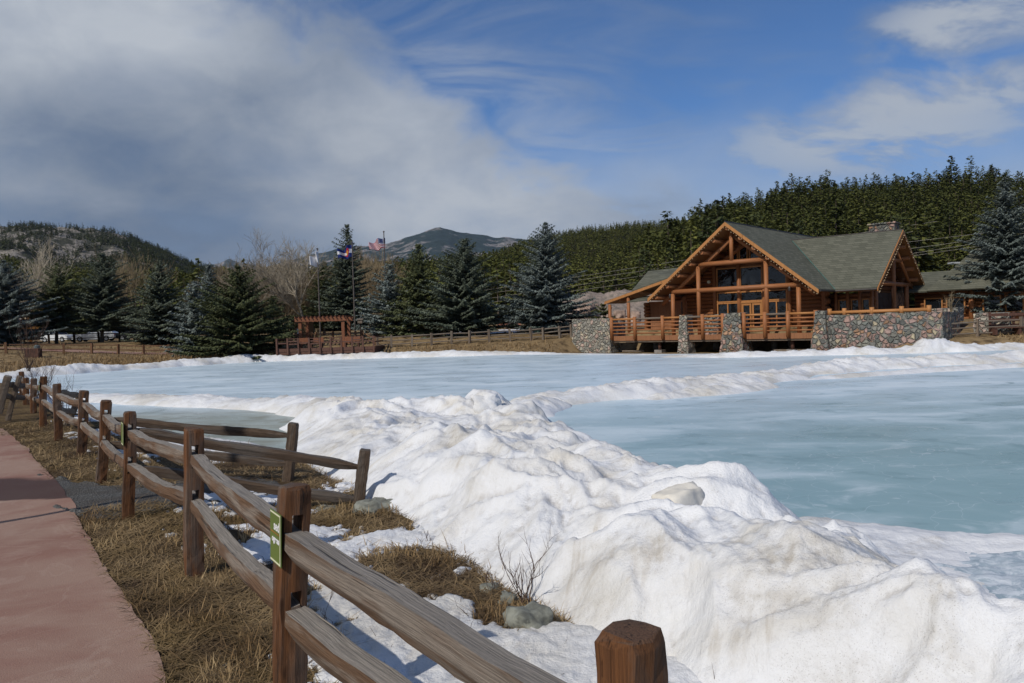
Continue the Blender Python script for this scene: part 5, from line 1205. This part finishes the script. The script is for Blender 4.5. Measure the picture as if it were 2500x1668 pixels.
# stone work
def stone_block(name, xs, ys, z0, z1, mat, label, flare=0., cat='stone wall', cap=True, nx=None):
    x0, x1 = xs; y0, y1 = ys; m2 = MB(); nseg = 12; vs = []; ring = []
    n_x = max(2, int((x1-x0)/.35)); n_y = max(2, int((y1-y0)/.35))
    per = [(x0+(x1-x0)*i/n_x, y0) for i in range(n_x)]+[(x1, y0+(y1-y0)*i/n_y) for i in range(n_y)]+[(x1-(x1-x0)*i/n_x, y1) for i in range(n_x)]+[(x0, y1-(y1-y0)*i/n_y) for i in range(n_y)]
    cxm, cym = (x0+x1)/2, (y0+y1)/2; R2 = random.Random(len(label))
    for i in range(nseg+1):
        t = i/nseg; z = z0+(z1-z0)*t; f_ = flare*(1-t)**1.6
        for (a, b) in per:
            sx = (a-cxm)/((x1-x0)/2); sy = (b-cym)/((y1-y0)/2)
            vs.append(L(a+sx*f_+R2.uniform(-.025, .025), b+sy*f_+R2.uniform(-.025, .025), z+(R2.uniform(-.03, .03) if i == nseg else 0)))
    n = len(per); fs = []
    for i in range(nseg):
        for k in range(n): fs.append((i*n+k, i*n+(k+1) % n, (i+1)*n+(k+1) % n, (i+1)*n+k))
    fs.append(tuple(nseg*n+k for k in range(n)))
    m2.add(vs, fs); return m2.build(name, mat, label=label, cat=cat, origin=L(cxm, cym, z0))
stone_block('stone_wall', (-19.0, -15.5), (-.15, 1.0), -.32, 2.42, M['stone_pale'], 'pale rubble stone wall at the left end of the lake deck', .1)
stone_block('stone_pier', (-9.52, -8.95), (-.32, .5), -.32, 2.45, M['stone_pale'], 'narrow stone pier with sloping sides under the left half of the deck', .16, 'stone pier')
stone_block('stone_pier', (-6.15, -4.98), (-.36, .8), -.32, 2.48, M['stone'], 'wide stone pier breaking the railing in the middle of the deck', .3, 'stone pier')
stone_block('stone_pier', (-9.1, -7.85), (2.3, 3.2), .9, 2.42, M['stone'], 'stone planter standing on the deck behind the railing', .0, 'stone planter')
stone_block('stone_wall', (.08, 7.05), (-.30, 4.0), -.32, 2.10, M['stone'], 'big pink and grey rubble stone terrace wall right of the deck', .12)
stone_block('stone_pier', (.0, .62), (-.55, .4), -.32, 2.42, M['stone'], 'darker stone pier at the left end of the big terrace wall', .32, 'stone pier')
stone_block('stone_wall', (2.7, 6.9), (4.4, 6), 1.5, 2.32, M['stone_pale'], 'low inner stone wall standing on the terrace above the big wall', .0)
stone_block('stone_wall', (7.7, 9.55), (4.5, 5.1), -.2, 1.95, M['stone_pale'], 'pale stone wall further back, behind the right-hand rail fence', .05)
stone_block('stone_wall', (-19.6, -15.6), (1.4, 2.2), 1.0, 2.2, M['stone_pale'], 'inner stone wall behind the left terrace, under the wing roof', 0)
# log rail on the terrace wall
tr_ = empty('log_railing', L(3.5, -.05, 2.1), label='thick yellow log railing resting on top of the terrace wall', cat='railing')
zlog('rail', (.6, .0, 2.27), (6.3, .0, 2.27), .105, M['trim'], tr_)
for xp in (.72, 1.6, 3.2, 4.85, 6.3): zlog('post', (xp, .0, 2.05), (xp, .0, 2.52), .13, M['trim'], tr_)
tr_ = empty('log_railing', L(-17.9, .4, 2.4), label='short log rail on top of the pale stone wall, left of the deck', cat='railing')
zlog('rail', (-18.3, .4, 2.34), (-16.6, .4, 2.34), .085, M['farrail'], tr_)
for xp in (-18.3, -16.7): zlog('post', (xp, .4, 2.1), (xp, .4, 2.46), .11, M['farrail'], tr_)
# planter twigs by the cross wing
for k, (xx, yy, hh) in enumerate(((6.9, 2.6, 1.0), (1.8, 8.9, 2.4))):
    shrub('bare_bush', L(xx, yy, 2.05 if k == 0 else 1.3), 12, hh, .35, .015, M['tanbark'] if k == 0 else M['twig'], 70+k, ('tan dry bush on the right end of the terrace wall', 'tall bare twigs between the porch posts of the right gable')[k])
pf = MB(); XXs = [L(-19, 1, .8), L(0, 4.6, .8)]
LB(pf, 0, 7, 4, 30, .4, 1.3); LB(pf, 7.01, 14, 14, 30, .4, 1.32); LB(pf, -24, 0, 5.9, 30, -.4, .98)
tm = pf.build('terrace', M['dark']); tm['kind'] = 'structure'  # terrace coloured dark to stand in for the shade under the deck

# ------------------------------------------------------------------ fences on the far shore
def far_fence(label, pts, rails=3, h=1.0, mat='farrail', r_=.055, pr=.08, gap=.3, zs=None):
    """pts: (px, base py, Y)"""
    P = [at(a, b, Y=c) for a, b, c in pts]; P = [Vector((p[0], p[1], gz(p[0], p[1]))) for p in P] if zs is None else [Vector((p[0], p[1], p[2])) for p in P]
    root = empty('split_rail_fence', tuple(P[0]), label=label, cat='fence'); R2 = random.Random(len(label))
    for p in P:
        q = p-P[0]; m2 = MB(); m2.box(-pr, pr, -pr, pr, -.2, h+R2.uniform(-.04, .06)); o = m2.build('post', M[mat], root); o.location = q; o.rotation_euler = (R2.uniform(-.07, .07), R2.uniform(-.07, .07), R2.uniform(0, 1))
    for a, b in zip(P[:-1], P[1:]):
        for k in range(rails):
            z = h-.15-gap*k; A = a-P[0]+Vector((0, 0, z+R2.uniform(-.03, .03))); B = b-P[0]+Vector((0, 0, z+R2.uniform(-.03, .03)))
            ln = (B-A).length; m2 = MB(); m2.tube([(0, 0, 0), (-.03, 0, ln/2), (0, 0, ln)], [r_*.8, r_, r_*.8], 5); o = m2.build('rail', M[mat], root); o.location = A; o.rotation_mode = 'QUATERNION'; o.rotation_quaternion = (B-A).to_track_quat('Z', 'Y')
    return root
far_fence('grey three-rail fence along the far shore between platform and stone wall', [(x, 852, 62) for x in (922, 956, 1006, 1054, 1103, 1147, 1195, 1246, 1298, 1327, 1368, 1396)], 3, 1.0, 'farrail')
far_fence('brown two-rail fence along the grassy slope at far left', [(-45, 884, 71), (16, 878, 72), (88, 873, 73), (156, 869, 74), (224, 864, 75), (289, 861, 75.5), (351, 859, 76), (412, 854, 76.5), (450, 852, 77)], 2, .98, 'brownrail', .06, .1, .42)
far_fence('dark rail fence in front of the parked cars', [(-20, 845, 90), (60, 843, 90), (120, 842, 90), (182, 840, 90), (242, 838, 90), (292, 837, 90), (350, 836, 90), (412, 835, 90)], 2, 1.15, 'dark', .05, .1, .5)
far_fence('two-rail fence in front of the right end of the terrace wall', [(2286, 836, 45.7), (2387, 838, 45.9), (2495, 840, 46.0), (2600, 842, 46.1)], 3, 1.0, 'farrail', .05, .08, .33)
far_fence('low rail fence behind the pergola', [(712, 822, 66), (760, 822, 66), (772, 822, 66), (812, 821, 66), (868, 818, 66), (884, 818, 66), (918, 828, 63)], 2, .8, 'brownrail', .05, .08, .35)
# dark red bench-like rack at far right
rkp = at(2468, 824, Y=46.2)
rk = empty('bench', (rkp[0], rkp[1], gz(rkp[0], rkp[1])), label='dark red slatted timber bench by the pale wall at the right edge', cat='bench'); b0 = rk.location
m2 = MB()
for k in range(3): m2.box(-1.3, 1.8, -.05, .0, .45+k*.32, .62+k*.32)
m2.build('backrest', M['darkdeck'], rk); m2 = MB(); m2.box(-1.3, 1.8, -.6, -.06, .38, .44); m2.build('seat', M['darkdeck'], rk)
for xx in (-1.2, .2, 1.7): m2 = MB(); m2.box(xx-.08, xx+.08, -.55, .06, 0, .37); m2.box(xx-.06, xx+.06, .0, .08, .37, 1.35); m2.build('leg', M['darkdeck'], rk)

# ------------------------------------------------------------------ viewing platform, pergola, flags
pf0 = at(796, 866, Y=58.6)
plat = empty('viewing_platform', (pf0[0], 58.6, .75), label='dark red timber viewing platform with bench railing over the ice', cat='deck')
xa = at(678, 850, Y=58.6)[0]-pf0[0]; xb = at(914, 850, Y=58.6)[0]-pf0[0]
m2 = MB(); y = 0
while y < 4.2: m2.box(xa, xb, y, y+.14, .0, .04); y += .15
m2.build('floor', M['darkdeck'], plat)
m2 = MB(); m2.box(xa-.05, xb+.05, -.12, -.01, -.32, .0); m2.box(xa-.05, xb+.05, -.16, -.125, -.1, .14); m2.build('fascia_beam', M['darkdeck'], plat)
for x_ in (xa-.1, xb+.02): m2 = MB(); m2.box(x_, x_+.08, 0, 4.2, -.32, .14); m2.build('side_panel', M['darkdeck'], plat); [(lambda q: (q.box(x_, x_+.08, 0, 4.2, z_, z_+.1), q.build('rail', M['darkdeck'], plat)))(MB()) for z_ in (.42, .78)]
npst = 9
for k in range(npst+1):
    x_ = xa+(xb-xa)*k/npst; m2 = MB(); m2.box(x_-.06, x_+.06, -.27, -.165, -.30, .92); m2.build('railing_post', M['darkdeck'], plat)
for k in range(npst):
    x0_ = xa+(xb-xa)*k/npst+.09; x1_ = xa+(xb-xa)*(k+1)/npst-.09; m2 = MB()
    for z_ in ((.42, .52), (.62, .72)) if k % 2 else ((.50, .58),): m2.box(x0_, x1_, -.22, -.18, *z_)
    m2.box(x0_, x1_, -.25, -.15, .84, .89) if k % 2 else None
    m2.build('rail', M['darkdeck'], plat)
for k in range(4): x_ = xa+.8+(xb-xa-1.6)*k/3; m2 = MB(); m2.tube([(x_, .5, -1.0), (x_, .5, -.02)], .06, 6); m2.build('support_post', M['gutter'], plat)
m2 = MB(); m2.box(xa, xb, .5, .6, -.42, -.02); m2.box(xa, xb, 2.6, 2.7, -.9, -.02); m2.build('joists', M['dark'], plat)
for k, xx in enumerate((745, 770, 860)):
    p = at(xx, 845, Y=60.6); bn = empty('bench', (p[0], 60.6, .79), label=('small red bench at the left of the platform', 'small red bench in the middle of the platform', 'small red bench at the right of the platform')[k], cat='bench')
    m2 = MB(); m2.box(-.6, .6, -.2, .2, .40, .46); m2.build('seat', M['pergola'], bn); m2 = MB(); m2.box(-.6, .6, .2, .25, .5, .85); m2.build('backrest', M['pergola'], bn)
    for s_ in (-1, 1): m2 = MB(); m2.box(s_*.5-.05, s_*.5+.05, -.2, .2, 0, .40); m2.build('leg', M['darkdeck'], bn)
Yp = 62.5
def X_(px, Y): return at(px, 800, Y=Y)[0]
gp_ = at(785, 828, Y=Yp)[2]
perg = empty('pergola', (X_(785, Yp), Yp, .9), label='reddish timber pergola on two pairs of posts behind the platform', cat='pergola')
ox = X_(785, Yp); zt = at(785, 782, Y=Yp)[2]-.9
for px in (733, 838):
    for dy in (0, 2.2): m2 = MB(); xx = X_(px, Yp)-ox; m2.box(xx-.12, xx+.12, dy-.12, dy+.12, -.3, zt); m2.build('post', M['pergola'], perg)
for dy in (-.18, 2.38): m2 = MB(); m2.box(X_(722, Yp)-ox, X_(848, Yp)-ox, dy-.05, dy+.05, zt-.08, zt+.22); m2.build('beam', M['pergola'], perg)
for k in range(13):
    xx = X_(724+k*9.8, Yp)-ox; m2 = MB(); m2.box(xx-.03, xx+.03, -.45, 2.8, zt+.223, zt+.33); m2.build('rafter', M['pergola'], perg)
# brown shed behind
sx0, sx1 = X_(718, 70), X_(752, 70); sg = gz(sx0, 70)
shd = empty('shed', ((sx0+sx1)/2, 71, sg), label='plain brown board shed behind the pergola', cat='shed')
m2 = MB(); w_ = (sx1-sx0)/2; k = -w_
while k < w_: m2.box(k, k+.14, -1, -.95, 0, 1.75); k += .15
m2.box(-w_, w_, -.94, 1, 0, 1.7); m2.build('wall', mat_wood('brown_boards', (.12, .07, .035), (.19, .115, .055), (.15, .09, .045), None, .4), shd)
m2 = MB(); m2.slab([(-w_-.1, -1.15, 1.76), (w_+.1, -1.15, 1.76), (w_+.1, 1.1, 1.95), (-w_-.1, 1.1, 1.95)], .06); m2.build('roof', M['darkdeck'], shd)
wsn = empty('notice_sign', tuple(at(728, 815, Y=65)), label='narrow white notice standing left of the pergola', cat='sign'); m2 = MB(); m2.box(-.09, .09, -.02, .02, 0, .42); m2.build('sign_plate', M['white'], wsn); m2 = MB(); m2.box(-.03, .03, .02, .05, -1.2, .4); m2.build('post', M['dark'], wsn)
bh = empty('birdhouse', (X_(880, 66), 66, gz(X_(880, 66), 66)), label='small wooden box on a pole beside the right flag pole base', cat='birdhouse')
zb = at(880, 785, Y=66)[2]-bh.location.z; m2 = MB(); m2.box(-.04, .04, -.04, .04, 0, zb-.17); m2.build('pole', M['dark'], bh); m2 = MB(); m2.box(-.19, .19, -.15, .15, zb-.165, zb+.15); m2.slab([(-.25, -.22, zb+.16), (.25, -.22, zb+.16), (.25, .2, zb+.25), (-.25, .2, zb+.25)], .04); m2.build('box', M['farrail'], bh)

def flagpole(px_b, py_b, px_t, py_t, Y, label):
    b = at(px_b, py_b, Y=Y); t_ = at(px_t, py_t, Y=Y); g = gz(b[0], b[1]); o = empty('flag_pole', (b[0], b[1], g), label=label, cat='flag pole')
    H = t_[2]-g; dx = 0
    m2 = MB(); m2.tube([(0, 0, -.1), (dx, 0, H)], [.085, .045], 8); m2.build('pole', M['flagpole'], o); m2 = MB(); m2.tube([(dx, 0, H), (dx, 0, H+.05), (dx, 0, H+.14), (dx, 0, H+.17)], [.03, .09, .08, .02], 8); m2.build('finial', M['flagpole'], o); return o
flagpole(782, 815, 777, 610, 70, 'left and shortest flag pole, carrying the white flag')
flagpole(867, 812, 859.5, 594, 70, 'middle flag pole, rising in front of the tall narrow spruce')
flagpole(945, 800, 941, 568, 76, 'right and tallest flag pole, its base hidden behind a blue spruce')
def flag(corners, Y, fn, label, nx=44, ny=26, amp=.16, seed=0, mats=None):
    """corners: px of hoist top, hoist bottom, fly bottom, fly top"""
    P = [at(a, b, Y=Y) for a, b in corners]; u = np.linspace(0, 1, nx+1)[None, :, None]; v = np.linspace(0, 1, ny+1)[:, None, None]
    G = (P[0]*(1-v)+P[1]*v)*(1-u)+(P[3]*(1-v)+P[2]*v)*u
    ph = np.sin(u[..., 0]*9+v[..., 0]*2.5+seed)*amp*np.clip(u[..., 0]*3, 0, 1)
    G = G + np.stack([ph*.15, ph*2.2, -ph*.55+.1*np.sin(u[..., 0]*5+seed)*u[..., 0]], -1)
    i = np.arange((nx+1)*(ny+1)).reshape(ny+1, nx+1); F = np.stack([i[:-1, :-1], i[:-1, 1:], i[1:, 1:], i[1:, :-1]], -1).reshape(-1, 4)
    mi = [fn((c+.5)/nx, (r_+.5)/ny) for r_ in range(ny) for c in range(nx)]
    org = P[0]; o = npmesh('flag', G.reshape(-1, 3)-org, F, [M[k] for k in ('fwhite', 'fred', 'fblue', 'fgold')], smooth=True, midx=mi); o.location = org
    md = o.modifiers.new('cloth', 'SOLIDIFY'); md.thickness = .012
    return setp(o, label, 'flag')
def usa(u, v):
    if u < .42 and v < 7/13:
        su = (u*11/.42*1.0) % 1; sv = (v*13/7*5) % 1
        return 0 if (int(u/.42*12)+int(v*13/7*9)) % 2 == 0 and int(u/.42*12) % 2 == 1 and int(v*13/7*9) % 2 == 1 else 2
    return 1 if int(v*13) % 2 == 0 else 0
flag(((940, 581), (941, 606), (902, 610), (902, 592)), 76, usa, 'striped red and white flag with a star field on the tallest pole', nx=48, ny=26, seed=1)
def colo(u, v):
    du = (u-.36)/.62; dv = v-.5; rr2 = math.hypot((u-.36)*1.5, dv)
    if rr2 < .13: return 3
    if rr2 < .28 and not (u > .36 and abs(dv) < .11): return 1
    return 0 if 1/3 < v < 2/3 else 2
flag(((859.5, 597), (860, 628), (823, 632), (826, 612)), 70, colo, 'blue and white flag with a red ring around a gold disc, on the middle pole', nx=42, ny=27, seed=2)
flag(((777, 612), (778, 646), (752, 654), (758, 634)), 70, lambda u, v: 0, 'plain white flag hanging limp on the shortest pole', nx=20, ny=14, seed=3, amp=.2)

# ------------------------------------------------------------------ cars, bins, odds and ends
def car(px, Y, rz, paint, label, Ln=4.5, H=1.5, seed=0, suv=False):
    x = X_(px, Y); g = gz(x, Y)+.02; o = empty('parked_car', (x, Y, g), rz, label=label, cat='car')
    W = .88; prof = [(-.5, .30), (-.5, .62), (-.46, .80), (-.28, .88), (-.14, .97), (.02, 1.42), (.22, 1.48), (.38, 1.38), (.47, .98), (.5, .90), (.5, .34), (.36, .24), (-.38, .24)]
    if suv: prof = [(-.5, .32), (-.5, .72), (-.47, .92), (-.27, 1.0), (-.15, 1.08), (-.03, 1.50), (.15, 1.58), (.44, 1.54), (.49, 1.08), (.5, .95), (.5, .36), (.36, .26), (-.38, .26)]
    n = len(prof); vs = []
    for yy, k in ((-W, .93), (-W*.97, 1), (W*.97, 1), (W, .93)):
        for (a, b) in prof:
            inn = 1-.16*max(0, (b-.95))/.5; vs.append((a*Ln, yy*inn, .28+(b-.28)*H/1.5*(k if k == 1 else .985)))
    fs = [tuple(range(n-1, -1, -1))]
    for s_ in range(3):
        for k in range(n): fs.append((s_*n+k, s_*n+(k+1) % n, (s_+1)*n+(k+1) % n, (s_+1)*n+k))
    fs.append(tuple(3*n+k for k in range(n)))
    m2 = MB(); m2.add(vs, fs); m2.build('body', M[paint], o)
    zb, zt2 = (1.0, 1.42) if suv else (.95, 1.36)
    xw0, xw1, xr0, xr1 = ((-.13, -.04, .44, .47) if suv else (-.12, .01, .36, .44))
    for s_ in (-1, 1):
        ws = W*.985
        for (a0_, a1_, b0_, b1_) in ((xw0, xw1, .14, .14), (.16, .16, xr1, xr0)):
            m2 = MB(); m2.add([(a0_*Ln, s_*(ws+.004), zb), (b0_*Ln, s_*(ws+.004), zb), (b1_*Ln, s_*(ws*.90+.012), zt2*H/1.5), (a1_*Ln, s_*(ws*.90+.012), zt2*H/1.5), (a0_*Ln, s_*(ws-.03), zb), (b0_*Ln, s_*(ws-.03), zb), (b1_*Ln, s_*(ws*.88), zt2*H/1.5), (a1_*Ln, s_*(ws*.88), zt2*H/1.5)], [(0, 1, 2, 3), (7, 6, 5, 4), (0, 4, 5, 1), (1, 5, 6, 2), (2, 6, 7, 3), (3, 7, 4, 0)]); m2.build('window', M['glass'], o)
        for wx in (-.31, .31):
            m2 = MB(); m2.tube([(wx*Ln, s_*(W-.16), .33), (wx*Ln, s_*(W+.02), .33)], .33, 18); wh = m2.build('wheel', M['tyre'], o)
            m2 = MB(); m2.tube([(wx*Ln, s_*(W+.01), .33), (wx*Ln, s_*(W+.035), .33)], .2, 14); m2.build('rim', M['silver'], wh)
        m2 = MB(); m2.box(-.505*Ln, -.48*Ln, s_*.78-.14, s_*.78+.14, .62, .74); m2.build('headlight', M['white'], o); m2 = MB(); m2.box(.488*Ln, .508*Ln, s_*.74-.13, s_*.74+.13, .74, .92); m2.build('tail_light', M['red'], o)
    m2 = MB(); m2.add([(-.15*Ln, -.68, 1.02), (-.15*Ln, .68, 1.02), (-.02*Ln, .6, 1.42), (-.02*Ln, -.6, 1.42), (-.13*Ln, -.68, .98), (-.13*Ln, .68, .98), (.0*Ln, .6, 1.38), (.0*Ln, -.6, 1.38)], [(0, 3, 2, 1), (4, 5, 6, 7), (0, 1, 5, 4), (1, 2, 6, 5), (2, 3, 7, 6), (3, 0, 4, 7)]); m2.build('windscreen', M['glass'], o)
    return o
car(143, 97, 2.9, 'carwhite', 'pale blue-white small car parked behind the thin-branched spruce', 4.1, 1.5)
car(233, 96, .12, 'carwhite', 'white car with its nose to the left, parked behind the full dark spruce', 4.9, 1.6, suv=False)
car(335, 97, .1, 'cardark', 'dark pickup-sized vehicle parked right of the white car', 4.9, 1.55, suv=True)
car(-20, 96, .2, 'carwhite', 'white car half hidden at the left edge behind the first spruce', 4.5, 1.5)
bx = at(82, 874, Y=70.5)
bn = empty('litter_bin', (bx[0], 70.5, gz(bx[0], 70.5)), label='dark slatted litter bin enclosure behind the far left fence', cat='litter bin')
m2 = MB()
for k in range(9): m2.box(-.62+k*.14, -.5+k*.14, -.3, -.26, .0, .82)
m2.box(-.62, .62, -.25, .3, .02, .80); m2.build('enclosure', M['darkdeck'], bn); m2 = MB(); m2.tube([(.35, 0, .82), (.35, 0, 1.02), (.35, 0, 1.12)], [.25, .25, .12], 12); m2.build('lid', M['barrel'], bn)
eb = empty('utility_box', (X_(1311, 65), 65, gz(X_(1311, 65), 65)), label='pale green utility box under the lone tall blue spruce', cat='utility box'); m2 = MB(); m2.box(-.24, .24, -.2, .2, 0, .55); m2.build('cabinet', M['boxgreen'], eb); m2 = MB(); m2.box(-.27, .27, -.23, .23, .55, .60); m2.build('lid', M['boxgreen'], eb)
# culvert mouth and terraced red bank between the big spruces
bk_ = empty('retaining_wall', (X_(1240, 84), 84, 1.6), label='low terraced reddish bank seen between the two big spruces', cat='retaining wall')
for k in range(4): m2 = MB(); m2.box(-1.5+.1*k, 1.7-.1*k, k*1.1, k*1.1+1.0, -.5, -.25+k*.32); m2.build('step', M['rock_red'], bk_)
cv_ = empty('culvert', (X_(1252, 80), 80, gz(X_(1252, 80), 80)), label='dark half-round culvert mouth at the foot of the red bank', cat='culvert')
m2 = MB(); vs = []; n = 12
for yy in (0, 2):
    for rr2 in (.75, .6):
        for k in range(n+1): a = math.pi*k/n; vs.append((math.cos(a)*rr2, yy, math.sin(a)*rr2))
fs = []; q = n+1
for k in range(n): fs += [(k, k+1, q+k+1, q+k), (2*q+k, 3*q+k, 3*q+k+1, 2*q+k+1), (k, 2*q+k, 2*q+k+1, k+1), (q+k, q+k+1, 3*q+k+1, 3*q+k)]
m2.add(vs, fs); m2.build('pipe', M['gutter'], cv_); m2 = MB(); m2.tube([(0, 1.9, 0), (0, 1.95, 0)], .62, 16); m2.build('inner_wall', M['dark'], cv_)
# snow strip behind the shore fence
XX, YY = np.meshgrid(np.linspace(-9, 8, 70), np.linspace(68, 80, 30)); ZZ = ground(XX, YY)+.09*np.clip(1.2-np.abs((YY-74)/5), 0, 1)+.12*fbm(XX*.4, YY*.4, 3, 13)-.02
setp(gridmesh('snow_patch', XX, YY, ZZ, M['snow_far']), kind='structure')
# boulders of the outcrop left of the lodge
R4 = random.Random(4); mat_rockp = mat_simple('pink_granite', (.34, .25, .20), .9, .2, .35, .9, 0, .8)
for k in range(34):
    px = R4.uniform(1405, 1565); Yb = R4.uniform(76, 90); pz = R4.uniform(735, 800); 
    if px > 1490 and pz < 745: pz += 20
    p = at(px, pz, Y=Yb); sz = R4.uniform(.7, 1.5); lump('boulder', (p[0], p[1], p[2]-.5), (sz*1.1, sz, sz*.9), mat_rockp, k+20, 3, .6, label='pink granite boulder of the outcrop left of the lodge', cat='boulder', group='granite outcrop left of the lodge')
XX, YY = np.meshgrid(np.linspace(5, 18, 40), np.linspace(72, 100, 40)); tt = np.clip((YY-74)/14, 0, 1); ZZ = 1.2+4.2*tt*np.clip((XX-3)/5, 0, 1)+.6*fbm(XX*.35, YY*.35, 4, 15)
setp(gridmesh('rock_slope', XX, YY, ZZ, M['rock']), kind='structure')
# wires
WR = [((1200, 706), (1400, 677), (1673, 635)), ((1200, 716), (1400, 686), (1655, 649)), ((1200, 728), (1400, 698), (1580, 672)), ((1200, 738), (1400, 710.5), (1553, 690))]
for k, q in enumerate(WR):
    root = None
    P = [Vector(at(a, b, Y=c)) for (a, b), c in zip(q, (112, 108, 104))]
    e = P[2]+(P[2]-P[1])*2.0; s0 = P[0]+(P[0]-P[1])*1.2; pts = [s0, P[0], P[1], P[2], e]; m2 = MB(); m2.tube([p-pts[0] for p in pts], .016, 4)
    o = m2.build('power_line', M['wire'], label=('topmost', 'second from top', 'third from top', 'lowest')[k]+' of the four wires crossing the hillside left of the lodge', cat='wire'); o.location = pts[0]
for k, (a, b) in enumerate((((2252, 587), (2370, 573)), ((2270, 601), (2385, 585.5)), ((2285, 610), (2400, 592)), ((2283, 617), (2400, 600)))):
    P = [Vector(at(*a, Y=92)), Vector(at(*b, Y=90))]; d = P[1]-P[0]; pts = [P[0]-d*2, P[0], P[1], P[1]+d*3]; m2 = MB(); m2.tube([p-pts[0] for p in pts], .015, 4)
    o = m2.build('power_line', M['wire'], label=('topmost', 'second from top', 'third from top', 'lowest')[k]+' of the four wires above the right-hand wing', cat='wire'); o.location = pts[0]

# ------------------------------------------------------------------ haze
hz = bpy.data.materials.new('haze'); hz.use_nodes = True; nt = hz.node_tree; nt.nodes.clear()
pv = nt.nodes.new('ShaderNodeVolumePrincipled'); pv.inputs['Color'].default_value = (.62, .76, .95, 1); pv.inputs['Density'].default_value = 3.2e-5; pv.inputs['Anisotropy'].default_value = .2
oo = nt.nodes.new('ShaderNodeOutputMaterial'); nt.links.new(pv.outputs[0], oo.inputs['Volume'])
m2 = MB(); m2.box(-9500, 9500, -9500, 16000, -3, 1300); setp(m2.build('haze', hz), kind='stuff', label='thin blue air between here and the mountains', cat='haze')
